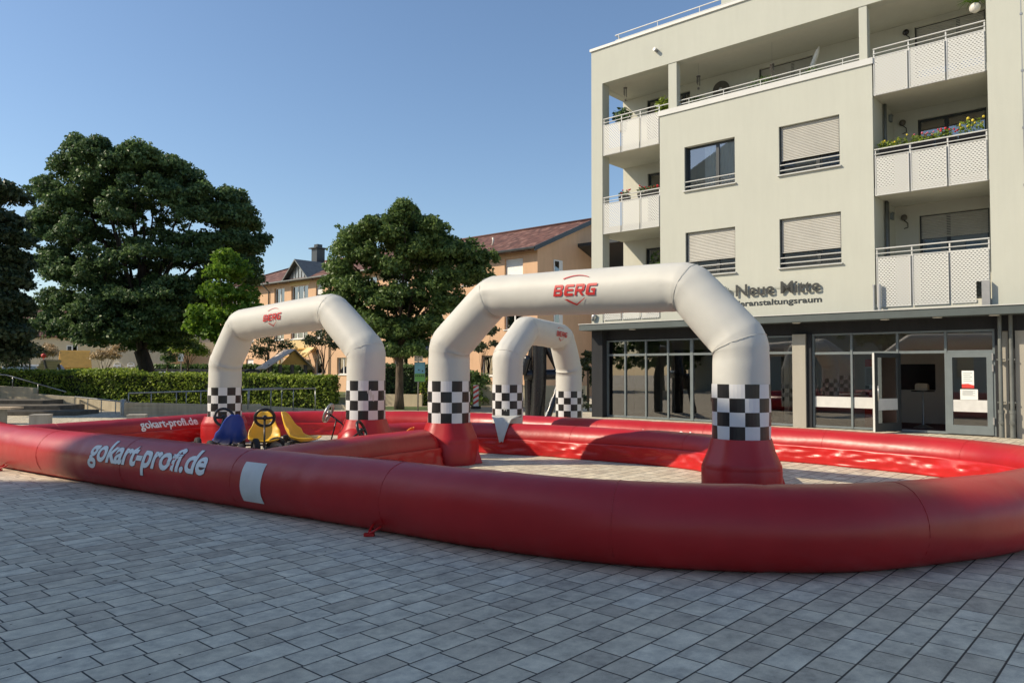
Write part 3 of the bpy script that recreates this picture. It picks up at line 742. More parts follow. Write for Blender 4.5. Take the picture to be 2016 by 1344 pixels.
# windows
def slats(mb, x0, x1, z0, z1, y, h=.045, d=.014):
    n = max(1, int((z1-z0)/h)); h = (z1-z0)/n
    for i in range(n):
        a = z0+i*h
        mb.face([(x0, y, a+.004), (x1, y, a+.004), (x1, y-d, a+h*.5), (x0, y-d, a+h*.5)]); mb.face([(x0, y-d, a+h*.5), (x1, y-d, a+h*.5), (x1, y, a+h-.004), (x0, y, a+h-.004)])
        mb.face([(x0, y, a+h-.004), (x1, y, a+h-.004), (x1, y+.003, a+h+.004), (x0, y+.003, a+h+.004)])
def win(x0, x1, z0, z1, y=.0, dep=.17, drop=None, split=.62, sill=True, rails=True, curtain=False, mat='frame_dark'):
    f = MB(); t_ = .06
    f.box(x0, x0+t_, y+dep, y+dep+.07, z0, z1); f.box(x1-t_, x1, y+dep, y+dep+.07, z0, z1); f.box(x0+t_, x1-t_, y+dep, y+dep+.07, z0, z0+t_); f.box(x0+t_, x1-t_, y+dep, y+dep+.07, z1-t_, z1)
    xm = x0+(x1-x0)*split; f.box(xm-.05, xm+.05, y+dep-.004, y+dep+.066, z0+t_, z1-t_)
    f.box(x0-.0, x0+.035, y+.06, y+dep, z0, z1); f.box(x1-.035, x1, y+.06, y+dep, z0, z1)
    o = bp(f, 'window', mat)
    g_ = MB()
    for a, b in ((x0+t_, xm-.05), (xm+.05, x1-t_)): g_.face([(a, y+dep+.03, z0+t_), (b, y+dep+.03, z0+t_), (b, y+dep+.03, z1-t_), (a, y+dep+.03, z1-t_)])
    bp(g_, 'pane', 'glass_sky', o)
    if drop is not None:
        s = MB(); slats(s, x0+.036, x1-.036, drop, z1-.02, y+.10); s.box(x0+.036, x1-.036, y+.085, y+.11, drop-.03, drop); bp(s, 'roller_shutter', 'shutter', o)
    if sill:
        s = MB(); s.box(x0-.04, x1+.04, y-.07, y+dep, z0-.035, z0-.003); bp(s, 'sill', 'metal_white', o)
    if rails:
        s = MB()
        for z in (z0+.13, z0+.29): s.tube([(x0+.01, y+.03, z), (x1-.01, y+.03, z)], .017, 6)
        bp(s, 'guard_rail', 'metal_white', o)
    if curtain:
        c = MB(); n = 40; a, b = x0+(x1-x0)*.34, x1-.05
        for i in range(n):
            p = lambda k: (a+(b-a)*k/n, y+dep+.09+.025*sin(k*1.9))
            (xa, ya), (xb, yb) = p(i), p(i+1); c.face([(xa, ya, z0+.1), (xb, yb, z0+.1), (xb, yb, z1-.05), (xa, ya, z1-.05)])
        bp(c, 'curtain', 'curtain', o, smooth=True, weld=True)
win(*wins[0], curtain=True); win(*wins[1], drop=5.12); win(*wins[2], drop=7.82); win(*wins[3], drop=5.10)
win(*rw[0], y=2.0, dep=.1, drop=5.42, split=.42, sill=False, rails=False); win(*rw[1], y=2.0, dep=.1, split=.42, sill=False, rails=False)
win(*rw[2], y=2.0, dep=.1, drop=10.3, sill=False, rails=False); win(*rw[3], y=2.0, dep=.1, sill=False, rails=False); win(*rw[4], y=2.0, dep=.1, sill=False, rails=False)
win(*rw[5], y=2.0, dep=.1, sill=False, rails=False); win(*rw[6], y=2.0, dep=.1, sill=False, rails=False); win(*rw[7], y=2.0, dep=.1, drop=9.9, sill=False, rails=False)
# rain pipes inside the right loggias and at the canopy
v = MB(); v.tube([(9.44, .9, 6.6), (9.44, .9, 9.1)], .045, 10); v.tube([(9.44, .9, 3.4), (9.44, .9, 6.36)], .045, 10); v.tube([(9.44, 1.06, 3.4), (9.44, 1.06, 6.36)], .03, 8); bp(v, 'rain_pipe', 'zinc', smooth=True)
v = MB(); v.tube([(9.50, -.09, 3.22), (9.50, -.09, 3.95)], .045, 10); v.tube([(9.34, -.03, 3.95), (9.34, -.03, 3.25)], .02, 8); v.box(9.3, 9.36, -.03, .0, 3.9, 3.95); bp(v, 'overflow_pipe', 'rail_metal', smooth=40)
v = MB(); v.box(11.88, 12.05, -.16, -.03, 3.22, 3.86); bp(v, 'downpipe_box', 'rail_metal')
v = MB(); v.tube([(.10, -.08, 3.35), (.14, -.1, 3.5), (.2, -.06, 3.58)], .06, 10); bp(v, 'spout_elbow', 'rail_metal', smooth=True)
# canopy
v = MB(); v.box(-.18, 24, -.5, 0.0-.002, 3.0, 3.2); v.box(-.18, -.002, -.002, 5, 3.0, 3.2); bp(v, 'canopy', 'fascia_grey')
v = MB(); v.box(-.2, 24, -.53, -.48, 3.203, 3.225); bp(v, 'canopy_trim', 'metal_white')
for x in (1.8, 4.6, 7.3, 9.65, 10.9, 12.14, 13.4):
    v = MB(); v.lathe([(.10, 2.975), (.115, 2.985), (.115, 2.998)], 16, (x, -.2, 0)); bp(v, 'downlight', 'metal_white', smooth=40)
# ground floor
v = MB(); v.box(0, .45, 0, .5, 0, 2.998); v.box(.45, 12.07, .28, .6, 2.68, 2.998); v.box(0, .3, .5, 2.3, 0, 2.998); v.box(7.42, 7.56, .2, .5, 0, 2.68)
v.box(12.07, 12.16, .22, .5, 0, 2.998); v.box(12.34, 12.50, .30, .5, 0, 2.998); v.box(12.16, 24, .2, .5, 2.62, 2.998)
v.box(0, 24, .0, .28, 2.999, 3.19)
bp(v, 'ground_floor_frame', 'dark_render')
for q in ((7.04, 7.42, .12, .5, 0, 2.68), (12.16, 12.34, .26, .5, 0, 2.62), (12.50, 24, .2, .5, 0, 2.62)):
    v = MB(); v.box(*q); bp(v, 'pilaster', 'plaster_greige')
v = MB(); v.box(.31, 23.9, .61, 9.5, 3.0, 3.19); bp(v, 'shop_ceiling', 'interior_wall')
v = MB(); v.box(.31, 12.4, 4.1, 4.3, .01, 2.99); v.box(12.3, 12.5, .55, 4.1, .01, 2.99); v.box(6.2, 6.35, 1.6, 4.1, .01, 2.99); bp(v, 'shop_wall', 'interior_wall')
v = MB(); v.box(.31, 12.29, .32, 4.09, .004, .03); bp(v, 'shop_floor', 'carpet')
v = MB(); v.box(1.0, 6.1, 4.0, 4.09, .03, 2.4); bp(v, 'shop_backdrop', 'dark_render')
def glazing(cols, z0, z1, zt, mat='frame_grey', w_=.055, doors=()):
    f = MB()
    for i, x in enumerate(cols):
        ww = .10 if abs(x-3.72) < .05 else w_; f.box(x-ww/2, x+ww/2, .27, .37, z0, z1)
    for a, b in zip(cols, cols[1:]):
        f.box(a+w_/2, b-w_/2, .283, .357, zt-.03, zt+.04); f.box(a+w_/2, b-w_/2, .283, .357, z0, z0+.06); f.box(a+w_/2, b-w_/2, .283, .357, z1-.05, z1)
    o = bp(f, 'shopfront_frame', mat)
    for k, (a, b) in enumerate(zip(cols, cols[1:])):
        g_ = MB(); g_.face([(a+w_/2, .32, zt+.04), (b-w_/2, .32, zt+.04), (b-w_/2, .32, z1-.05), (a+w_/2, .32, z1-.05)])
        if k not in doors: g_.face([(a+w_/2, .32, z0+.06), (b-w_/2, .32, z0+.06), (b-w_/2, .32, zt-.03), (a+w_/2, .32, zt-.03)])
        bp(g_, 'pane', 'glass', o)
    return o
glazing([.48, 1.20, 2.02, 2.86, 3.72, 4.78, 5.85, 7.01], .02, 2.66, 2.15)
so = glazing([7.59, 8.64, 9.82, 10.97, 12.04], .02, 2.68, 2.12, doors=(2, 3))
v = MB(); v.box(7.62, 8.61, .305, .316, .60, .90); v.box(8.67, 9.79, .305, .316, .60, .90); bp(v, 'glass_band', 'sticker', so)
# closed door leaf
d = MB()
for a, b, c, e in ((11.0, 11.12, .04, 2.09), (11.88, 12.01, .04, 2.09), (11.12, 11.88, .04, .26), (11.12, 11.88, 1.98, 2.09)): d.box(a, b, .25, .31, c, e)
do = bp(d, 'door', 'frame_grey')
d = MB(); d.face([(11.12, .28, .26), (11.88, .28, .26), (11.88, .28, 1.98), (11.12, .28, 1.98)]); bp(d, 'pane', 'glass', do)
d = MB(); d.box(11.12, 11.88, .262, .272, .60, .90); bp(d, 'glass_band', 'sticker', do)
d = MB()
for z in (.30, 1.62, 1.90): d.box(12.0, 12.03, .225, .249, z, z+.18)
bp(d, 'hinge', 'rail_metal', do)
# open door leaf, hinged at x = 9.86 and swung outward
ang = radians(112); hx, hy = 9.88, .26
def dl(u, v_): return (hx+cos(ang)*u*1.0+sin(ang)*v_, hy-sin(ang)*u+cos(ang)*v_)
def dbox(mb, u0, u1, v0, v1, z0, z1):
    c = [dl(u0, v0), dl(u1, v0), dl(u1, v1), dl(u0, v1)]; mb.hexa([(x, y, z0) for x, y in c], [(x, y, z1) for x, y in c])
d = MB()
for a, b, c, e in ((.0, .12, .04, 2.1), (.90, 1.03, .04, 2.1), (.12, .90, .04, .26), (.12, .90, 1.98, 2.1)): dbox(d, a, b, -.03, .03, c, e)
do = bp(d, 'open_door', 'frame_dark')
d = MB(); a, b = dl(.12, 0), dl(.90, 0); d.face([(*a, .26), (*b, .26), (*b, 1.98), (*a, 1.98)]); bp(d, 'pane', 'glass', do)
d = MB(); dbox(d, .12, .90, .006, .012, .60, .90); bp(d, 'glass_band', 'sticker', do)
d = MB(); p0, p1 = dl(.96, .07), dl(.96, .07); d.tube([(*dl(.96, .08), .85), (*dl(.96, .08), 1.25)], .014, 8); d.tube([(*dl(.96, -.08), .85), (*dl(.96, -.08), 1.25)], .014, 8); bp(d, 'handle', 'rail_metal', do, smooth=True)
d = MB(); dbox(d, 1.031, 1.036, -.03, .03, .04, 2.1); bp(d, 'door_edge', 'metal_white', do)
# drain pipes with rodding caps by the door
for x in (12.20, 12.43):
    v = MB(); v.tube([(x, .10, 0.01), (x, .10, 2.999)], .047, 12); v.tube([(x, .10, .01), (x, .10, .66)], .062, 12); v.tube([(x, .10, .60), (x, .10, .68)], .072, 12)
    v.tube([(x, .04, .38), (x, -.01, .38)], .055, 14); v.tube([(x, -.011, .38), (x, -.02, .38)], .03, 10)
    for z in (.85, 1.9): v.box(x-.08, x+.08, .09, .2, z, z+.03)
    bp(v, 'drain_pipe', 'zinc', smooth=40)
# raised lettering
def letters(txt, x0, x1, z, y0, y1, size_h, mat, name, off=.012):
    base = text_mesh(txt, 1, off); wx = max(x for p in base for x, q in p); mb = MB(); k = (x1-x0)/wx
    bm = bmesh.new()
    for p in base: bm.faces.new([bm.verts.new((x0+x*k, 0, z+y*size_h)) for x, y in p])
    bmesh.ops.remove_doubles(bm, verts=bm.verts, dist=.0002)
    r = bmesh.ops.extrude_face_region(bm, geom=bm.faces[:]); bmesh.ops.translate(bm, verts=[e for e in r['geom'] if isinstance(e, bmesh.types.BMVert)], vec=(0, y1-y0, 0))
    bmesh.ops.translate(bm, verts=bm.verts, vec=(0, y0, 0)); bmesh.ops.recalc_face_normals(bm, faces=bm.faces)
    me = bpy.data.meshes.new(name); bm.to_mesh(me); bm.free(); me.materials.append(MAT[mat])
    o = bpy.data.objects.new(name, me); col.objects.link(o); o.parent = bt; return o
letters('Neue Mitte', 5.37, 7.93, 3.88, -.075, -.05, .50, 'sign_grey', 'sign_lettering', .010)
letters('Veranstaltungsraum', 5.30, 7.95, 3.575, -.012, -.002, .235, 'frame_dark', 'sign_lettering', .018)
v = MB(); v.tube([(4.7, -.038, 4.06), (7.9, -.038, 4.06)], .006, 6)
for x in (4.9, 6.2, 7.7): v.tube([(x, -.04, 4.06), (x, 0, 4.06)], .006, 6)
for i in range(3): v.prism([(5.02+i*.07, 4.02), (5.06+i*.07, 4.02), (5.10+i*.05, 4.2-.03*i), (5.07+i*.05, 4.2-.03*i)], -.13, -.10)
bp(v, 'sign_bar', 'frame_grey')
# --- things that belong to the building's users, each its own
def at(x, y, z=0): return tuple(W(x, y, z))
def leaves(mb, c, rad, n, size, flat=.6, up=.35):
    """little leaf quads inside an ellipsoid"""
    for _ in range(n):
        q = rng.normal(size=3); q /= np.linalg.norm(q); r_ = rng.random()**.45
        p = np.array(c)+q*r_*np.array(rad); a = rng.normal(size=3); a[2] *= flat; a /= np.linalg.norm(a); b = np.cross(a, q+rng.normal(size=3)*.6+np.array((0, 0, up))); b /= (np.linalg.norm(b)+1e-6)
        s = size*(.6+.8*rng.random()); a = a*s; b = b*s*.6
        mb.face([p-a-b*.2, p-b, p+a, p+b])
TV = thing('wall_screen', 'large black screen hanging on the room wall seen through the open doorway', 'screen', at(9.2, 4.05, 1.0), YAW)
v = MB(); v.box(-.65, .68, 0, .045, .05, .84); v.build('bezel', 'plastic_black', TV)
v = MB(); v.face([(-.63, -.003, .07), (.66, -.003, .07), (.66, -.003, .82), (-.63, -.003, .82)]); v.build('display', 'screen_black', TV)
T_ = thing('bar_table', 'round black bar table standing in the open doorway', 'table', at(10.02, 2.0, .03), YAW)
v = MB(); v.lathe([(.30, 1.02), (.30, 1.045)], 24); v.build('table_top', 'plastic_black', T_, smooth=40)
v = MB(); v.lathe([(.26, 0), (.24, .02), (.05, .09), (.028, .14), (.028, 1.02)], 20); v.build('pedestal', 'steel', T_, smooth=40)
v = MB(); v.box(-.16, .16, -.1, .1, 0, .16); v.prism([(-.16, .16), (.16, .16), (.12, .2), (-.12, .2)], -.08, .08)
single('cardboard_box', v, 'wood_light', 'brown box on top of the round bar table', 'box', at(10.0, 2.0, 1.08), YAW)
st = thing('advertising_stand', 'red and grey chequered advertising display seen through the glass beside the open door', 'display stand', at(9.05, 1.1, .03), YAW)
v = MB(); v.box(-.33, .33, 0, .25, 0, .72); v.box(-.36, .36, -.03, .28, .72, .80); v.build('base_cabinet', 'paper_red', st)
v = MB(); v.box(-.33, .33, .05, .09, .80, 1.95); v.build('back_panel', 'check_white', st)
v = MB(); v.box(-.31, .31, .035, .045, 1.72, 1.93); v.box(.12, .31, .035, .045, 1.25, 1.45); v.build('red_header', 'paper_red', st)
v = MB()
for i in range(6):
    for j in range(4):
        if (i+j) % 2: v.box(-.31+i*.1, -.21+i*.1, .03, .046, .82+j*.09, .91+j*.09)
v.build('chequer_pattern', 'check_black', st)
v = MB(); v.box(-.28, -.02, .03, .046, 1.2, 1.68); v.build('grey_picture', 'steel', st)
for (x0, x1, z0, z1, rd, lb) in ((11.33, 11.60, 1.20, 1.64, True, 'white notice with a red foot taped on the glass door, above the other'), (11.29, 11.68, .905, 1.17, False, 'white landscape sheet taped on the glass door just above the pale band')):
    n_ = thing('notice', lb, 'notice', at((x0+x1)/2, .262, z0), YAW); hw = (x1-x0)/2
    v = MB(); v.box(-hw, hw, -.004, .0, 0, z1-z0); v.build('paper', 'paper_white', n_)
    if rd: v = MB(); v.prism([(-hw, 0), (hw, 0), (hw, .07), (0, .11), (-hw, .10)], -.009, -.005); v.build('red_foot', 'paper_red', n_)
    v = MB()
    for k in range(5): v.box(-hw*.75, hw*(.7-.25*(k % 2)), -.008, -.005, (z1-z0)*(.86-.11*k)-.004, (z1-z0)*(.86-.11*k)+.004)
    v.build('printed_lines', 'frame_grey', n_)
def planter(name, label, cat, x0, x1, y, z, cols, group, h=.26, leaf='leaf_hedge', nl=160):
    t = thing(name, label, cat, at((x0+x1)/2, y, z), YAW, group); hw = (x1-x0)/2
    v = MB(); v.hexa([(-hw*.93, -.07, 0), (hw*.93, -.07, 0), (hw*.93, .07, 0), (-hw*.93, .07, 0)], [(-hw, -.09, .17), (hw, -.09, .17), (hw, .09, .17), (-hw, .09, .17)]); v.build('trough', 'plastic_black', t)
    v = MB()
    for k in range(max(2, int(hw*2/.18))):
        cx = -hw+.08+k*.18; leaves(v, (cx, 0, .17+h*.42*(.7+.5*random.random())), (.13, .12, h*.55), nl//2, .035)
    v.build('leaves', leaf, t)
    for cm, frac in cols:
        v = MB()
        for k in range(int(9*frac)):
            cx = (random.random()*2-1)*hw; c = (cx, -.08+.16*random.random(), .17+h*(.45+.6*random.random())); v.sphere(c, .022+.014*random.random(), 6)
        v.build('blossoms', cm, t, smooth=True)
gf = 'flower troughs hung inside the balcony rails'
planter('flower_trough', 'yellow flowered trough at the left end of the third floor right balcony', 'flower box', 9.50, 10.22, .13, 7.47, (('flower_yellow', .8),), gf)
planter('flower_trough', 'trough with pink flowers, next to the left one on the third floor right balcony', 'flower box', 10.30, 10.85, .13, 7.47, (('flower_pink', 1.0),), gf)
planter('flower_trough', 'trough with red flowers near the middle of the third floor right balcony', 'flower box', 10.88, 11.36, .13, 7.47, (('flower_red', 1.0),), gf)
planter('flower_trough', 'tallest yellow flowered trough, right end of the third floor right balcony', 'flower box', 11.40, 12.0, .13, 7.47, (('flower_yellow', 1.6),), gf, h=.40)
planter('flower_trough', 'small trough with red geraniums at the left on the third floor left balcony', 'flower box', 1.10, 1.50, .13, 7.42, (('flower_red', .9),), gf, h=.22, leaf='leaf_maple')
planter('flower_trough', 'wider trough with red geraniums by the right end of the third floor left balcony', 'flower box', 1.85, 2.62, .13, 7.42, (('flower_red', 1.8),), gf, h=.24, leaf='leaf_maple')
def pot_plant(label, x, y, z, rad, leaf='leaf_maple', n=420, size=.06):
    t = thing('potted_plant', label, 'plant', at(x, y, z), YAW, 'potted plants on the top terrace')
    v = MB(); v.lathe([(.12, 0), (.17, .3), (.16, .3)], 14); v.build('pot', 'pot_white', t, smooth=40)
    v = MB(); leaves(v, (0, 0, .3+rad[2]*.8), rad, n, size); v.build('leaves', leaf, t)
    v = MB(); v.tube([(0, 0, .28), (.02, .01, .35+rad[2])], .015, 6); v.build('stem', 'bark', t)
pot_plant('dark bushy plant at the corner of the top left balcony', .95, .55, 10.0, (.38, .3, .32))
pot_plant('light green plant at the right end of the top left balcony', 2.55, .6, 9.9, (.3, .25, .4), 'leaf_hedge')
pot_plant('low green plant just right of the first terrace column', 3.75, .7, 9.75, (.42, .25, .33), 'leaf_mid')
pot_plant('wide dark green shrub in the middle of the top terrace', 5.95, .8, 9.75, (.60, .25, .40), 'leaf_maple', 600)
pot_plant('dark plant by the leaning parasol on the top terrace', 7.45, .75, 9.7, (.42, .25, .36), 'leaf_maple')
t = thing('climbing_plant', 'green leafy plant filling the second floor left loggia corner', 'plant', at(2.0, 1.2, 3.43), YAW)
v = MB(); leaves(v, (0, 0, 1.35), (.42, .3, 1.1), 900, .06); v.build('leaves', 'leaf_mid', t); v = MB(); v.lathe([(.15, 0), (.2, .35)], 14); v.build('pot', 'pot_white', t); v = MB(); v.tube([(0, 0, .3), (0, 0, 2.1)], .02, 6); v.build('stem', 'bark', t)
t = thing('hanging_basket', 'white hanging pot with a yellow green spider plant at the top right of the facade', 'hanging plant', at(11.80, .18, 10.72), YAW)
v = MB(); v.sphere((0, 0, .13), .13, 14); v.build('bowl', 'pot_white', t, smooth=True)
v = MB()
for k in range(70):
    a = random.random()*2*pi; L_ = .2+.22*random.random(); pts = [(0, 0, .22), (cos(a)*L_*.5, sin(a)*L_*.5, .22+.16), (cos(a)*L_, sin(a)*L_, .22-.05+.2*random.random())]
    v.tube(pts, [.008, .007, .002], 4)
v.build('leaves', 'leaf_bright', t)
v = MB()
for a in (0, 2.1, 4.2): v.tube([(.11*cos(a), .11*sin(a), .2), (0, 0, .95)], .003, 4)
v.build('chain', 'steel', t)
def chime(label, x, y, ztop, L_, body):
    t = thing('wind_chime', label, 'wind chime', at(x, y, ztop-L_), YAW, 'ornaments hanging from the terrace ceiling')
    v = MB(); v.tube([(0, 0, body), (0, 0, L_)], .004, 4); v.build('cord', 'steel', t)
    v = MB()
    for k in range(5):
        a = k*1.256; v.tube([(.05*cos(a), .05*sin(a), body), (.05*cos(a), .05*sin(a), body*.25+.03*k)], .012, 6)
    v.lathe([(.07, body), (.07, body+.02)], 10); v.lathe([(.035, 0), (.035, .06)], 8); v.build('tubes', 'wood_grey', t)
chime('slim tube wind chime in front of the round wall disc', 3.86, .6, 11.67, .86, .42)
chime('twisted ornament hanging before the shuttered terrace window', 6.33, .6, 11.67, 1.05, .35)
chime('dark lantern like ornament over the bushy corner plant', 1.1, .5, 11.67, .62, .45)
t = thing('wall_disc', 'round grey woven disc on the terrace rear wall', 'wall ornament', at(3.98, 1.93, 11.15), YAW)
v = MB(); v.rings([[(rr_*cos(q), yy, rr_*sin(q)) for q in (2*pi*j/28 for j in range(28))] for rr_, yy in ((.30, .06), (.30, .02), (.25, -.02), (.08, 0))]); v.build('disc', 'wood_grey', t, smooth=50)
v = MB(); v.rings([[(rr_*cos(q), yy, rr_*sin(q)) for q in (2*pi*j/16 for j in range(16))] for rr_, yy in ((.07, .0), (.05, -.03))]); v.build('hub', 'metal_white', t)
t = thing('parasol', 'folded grey parasol leaning over the right end of the terrace', 'parasol', at(7.05, 1.0, 9.3), YAW)
v = MB(); v.tube([(-.15, 0, 0), (.55, 0, 1.95)], .02, 8); v.build('pole', 'rail_metal', t, smooth=True)
v = MB(); v.tube([(.12, 0, .9), (.3, 0, 1.3), (.5, 0, 1.85), (.56, 0, 2.0)], [.05, .09, .06, .02], 10); v.build('folded_cloth', 'pot_white', t, smooth=True)
for lb, x, z in (('black wall lamp in the top right loggia', 9.75, 11.42), ('black wall lamp in the third floor right loggia', 9.62, 8.80), ('black wall lamp in the second floor right loggia', 9.62, 6.04)):
    t = thing('wall_lamp', lb, 'lamp', at(x, 1.94, z), YAW, 'lamps on the loggia walls')
    v = MB(); v.sphere((0, 0, 0), .09, 12, (1, .6, 1)); v.build('shade', 'plastic_black' if z > 11 else 'wood_grey', t, smooth=True)
    v = MB(); v.tube([(0, 0, -.08), (.1, 0, -.18), (.1, 0, -.3), (0, 0, -.32)], .012, 6); v.build('bracket', 'plastic_black', t)
for lb, z in (('small square wall box high on the side wall of the third floor right loggia', 8.97), ('small square wall box high on the side wall of the second floor right loggia', 6.14)):
    v = MB(); v.box(0, .06, -.09, .09, -.09, .09); v.box(.06, .08, -.12, .12, .09, .11); single('wall_box', v, 'frame_grey', lb, 'box', at(9.38, 1.55, z-.1), YAW, 'boxes on the loggia side walls')
# small plant in the corner opposite: satellite of red flowers is part of troughs

# ------------------------------------------------------------------ trees
def leaf_cloud(cl, n_per, size, squash=.75, up=.5, seed=0):
    """numpy leaf quads clustered on clumps: cl = list of (x, y, z, r)"""
    g_ = np.random.default_rng(seed); V = []; cl = np.array(cl)
    cnt = np.maximum(6, (n_per*cl[:, 3]**2).astype(int)); idx = np.repeat(np.arange(len(cl)), cnt); N_ = len(idx)
    q = g_.normal(size=(N_, 3)); q /= np.linalg.norm(q, axis=1)[:, None]; q[:, 2] = np.where(q[:, 2] < -.35, -q[:, 2]*.6, q[:, 2])
    rr_ = (g_.random(N_)**.30)[:, None]; c = cl[idx, :3]; p = c+q*rr_*cl[idx, 3:4]*np.array((1, 1, squash))
    nrm = q*.7+g_.normal(size=(N_, 3))*.8+np.array((0, 0, up)); nrm /= np.linalg.norm(nrm, axis=1)[:, None]
    a = np.cross(nrm, g_.normal(size=(N_, 3))); a /= (np.linalg.norm(a, axis=1)[:, None]+1e-9); b = np.cross(nrm, a)
    s = (size*(.6+.8*g_.random(N_)))[:, None]; droop = -nrm*.25*s
    a = a*s; b = b*s*.62
    return np.stack([p-a+droop, p-b, p+a+droop, p+b], 1)
def mesh_quads(name, Q, mat, parent=None, origin=(0, 0, 0)):
    N_ = len(Q); me = bpy.data.meshes.new(name); v = (Q-np.array(origin)).reshape(-1).astype(np.float32)
    me.vertices.add(N_*4); me.vertices.foreach_set('co', v); me.loops.add(N_*4); me.loops.foreach_set('vertex_index', np.arange(N_*4, dtype=np.int32))
    me.polygons.add(N_); me.polygons.foreach_set('loop_start', np.arange(0, N_*4, 4, dtype=np.int32)); me.polygons.foreach_set('loop_total', np.full(N_, 4, dtype=np.int32))
    me.update(calc_edges=True); me.validate(); me.materials.append(MAT[mat]); o = bpy.data.objects.new(name, me); col.objects.link(o)
    if parent is not None: o.parent = parent
    return o
def tree(name, label, loc, lobes, trunk_r, mat, size, dens, depth, clump=.55, bark='bark', group=None, seed=1, trunk_lean=0, fork=2.2, sub=9, core=.5, nlimb=9):
    """lobes: (x, z, r) in the plane of the picture relative to the trunk foot, filled out in depth"""
    g_ = random.Random(seed); t = thing(name, label, 'tree', (*loc, 0), group=group)
    xs = [l[0] for l in lobes]; cx = (min(xs)+max(xs))/2; hw = (max(xs)-min(xs))/2+1e-3; clumps = []; L3 = []
    for x, z, r in lobes:
        f = sqrt(max(.05, 1-((x-cx)/(hw*1.15))**2)); D = depth*f
        ys = [0] if D < r*.6 else [-D*.8, 0, D*.8] if D < 2.4*r else [-D*.9, -D*.45, 0, D*.45, D*.9]
        for y in ys:
            k = 1-.25*abs(y)/max(D, .01); L3.append((cx+(x-cx)*(1-.16*abs(y)/max(D, .01))+g_.uniform(-.2, .2)*r, y+g_.uniform(-.2, .2)*r, z-(.25*abs(y)/max(D, .1))*r*1.2, r*k))
    for x, y, z, r in L3:
        for _ in range(int(sub*max(1, r))+4):
            a = g_.uniform(0, 2*pi); e = math.asin(g_.uniform(-.55, 1)); rr_ = r*g_.uniform(.55, 1.0)
            clumps.append((x+cos(a)*cos(e)*rr_, y+sin(a)*cos(e)*rr_, z+sin(e)*rr_*.85, clump*g_.uniform(.65, 1.25)))
        for _ in range(int(sub*.5)+1):
            a = g_.uniform(0, 2*pi); e = math.asin(g_.uniform(-.3, 1)); rr_ = r*g_.uniform(1.08, 1.42)
            clumps.append((x+cos(a)*cos(e)*rr_, y+sin(a)*cos(e)*rr_, z+sin(e)*rr_*.85, clump*g_.uniform(.38, .62)))
        if core: clumps.append((x, y, z, r*core))
    Q = leaf_cloud(clumps, dens, size, .88, .35, seed)
    mesh_quads('crown', Q, mat, t)
    tb = MB(); top = max(l[1] for l in lobes)
    tb.tube([(0, 0, -.05), (trunk_lean*.1, 0, fork*.25), (trunk_lean*.5, .0, fork*.7), (trunk_lean, 0, fork)], [trunk_r*1.35, trunk_r*1.02, trunk_r*.9, trunk_r*.85], 14)
    for k in range(nlimb):
        x, y, z, r = L3[(k*7+3) % len(L3)] if k else (trunk_lean+cx*.3, 0, top*.8, 1)
        s0 = fork*(.82+.3*g_.random()) if k else fork*.95
        p0 = Vector((trunk_lean*.9, 0, s0)); p3 = Vector((x, y, z)); p1 = p0.lerp(p3, .35)+Vector((0, 0, .25*(p3-p0).length*.4)); p2 = p0.lerp(p3, .7)+Vector((g_.uniform(-.2, .2), g_.uniform(-.2, .2), .2))
        r0 = trunk_r*(.55 if k == 0 else g_.uniform(.25, .42)); tb.tube([p0-Vector((0, 0, .2)), p1, p2, p3], [r0, r0*.75, r0*.45, r0*.12], 7)
    tb.build('trunk', bark, t, smooth=True)
    return t
def lob(px, py, rp, Y, tx):    # lobe sizes measured at the tree's distance
    x = (px-1008)/1503.25*Y-tx; z = 1.62+(728.6-py)/1503.25*Y; return (x, z, rp*.94/1503.25*Y)
Y = 40; TX = -18.9
big = [(95, 440, 30), (80, 465, 26), (100, 385, 34), (150, 345, 34), (150, 410, 45), (110, 520, 36), (185, 315, 24), (225, 330, 34), (200, 380, 48), (180, 470, 55), (235, 318, 22), (310, 322, 26), (290, 345, 45),
       (350, 340, 28), (340, 390, 50), (270, 430, 60), (250, 520, 60), (330, 500, 60), (400, 410, 34), (455, 395, 24), (440, 430, 42), (485, 430, 24), (500, 480, 18), (470, 490, 40), (480, 540, 34), (410, 500, 50), (400, 580, 48),
       (330, 590, 55), (250, 600, 55), (190, 560, 45), (130, 600, 36), (105, 640, 30), (160, 650, 38), (230, 670, 36), (300, 660, 40), (270, 640, 50), (345, 640, 34), (130, 545, 30), (200, 620, 40), (375, 620, 30)]
tree('maple_tree', 'tallest dark green broadleaf tree with a huge rounded crown, at the left', (TX, Y), [lob(x, y, r, Y, TX) for x, y, r in big], .40, 'leaf_maple', .085, 620, 3.4, .46, 'bark_dark', seed=3, trunk_lean=-.55, fork=2.6, sub=7, nlimb=14, core=.36)
Y = 31.4; TX = -4.62
mid = [(790, 440, 30), (775, 470, 34), (800, 425, 22), (690, 470, 30), (735, 450, 26), (680, 500, 32), (720, 510, 36), (855, 455, 24), (860, 480, 24), (830, 500, 34), (770, 530, 42), (660, 535, 22), (600+60, 560, 24), (700, 570, 38), (745, 590, 40), (800, 590, 42), (885, 500, 30),
       (920, 500, 30), (950, 510, 20), (900, 545, 38), (945, 540, 26), (860, 570, 42), (690, 620, 34), (735, 640, 36), (790, 650, 38), (850, 640, 36), (900, 600, 32), (660, 595, 22), (770, 690, 24), (825, 690, 22)]
tree('maple_tree', 'mid sized dark green tree on a slim pale trunk in front of the apricot houses', (TX, Y), [lob(x, y, r, Y, TX) for x, y, r in mid], .17, 'leaf_mid', .072, 720, 1.9, .34, 'bark', seed=5, fork=2.3, sub=7, nlimb=14, core=.36)
Y = 35.5; TX = -13.4
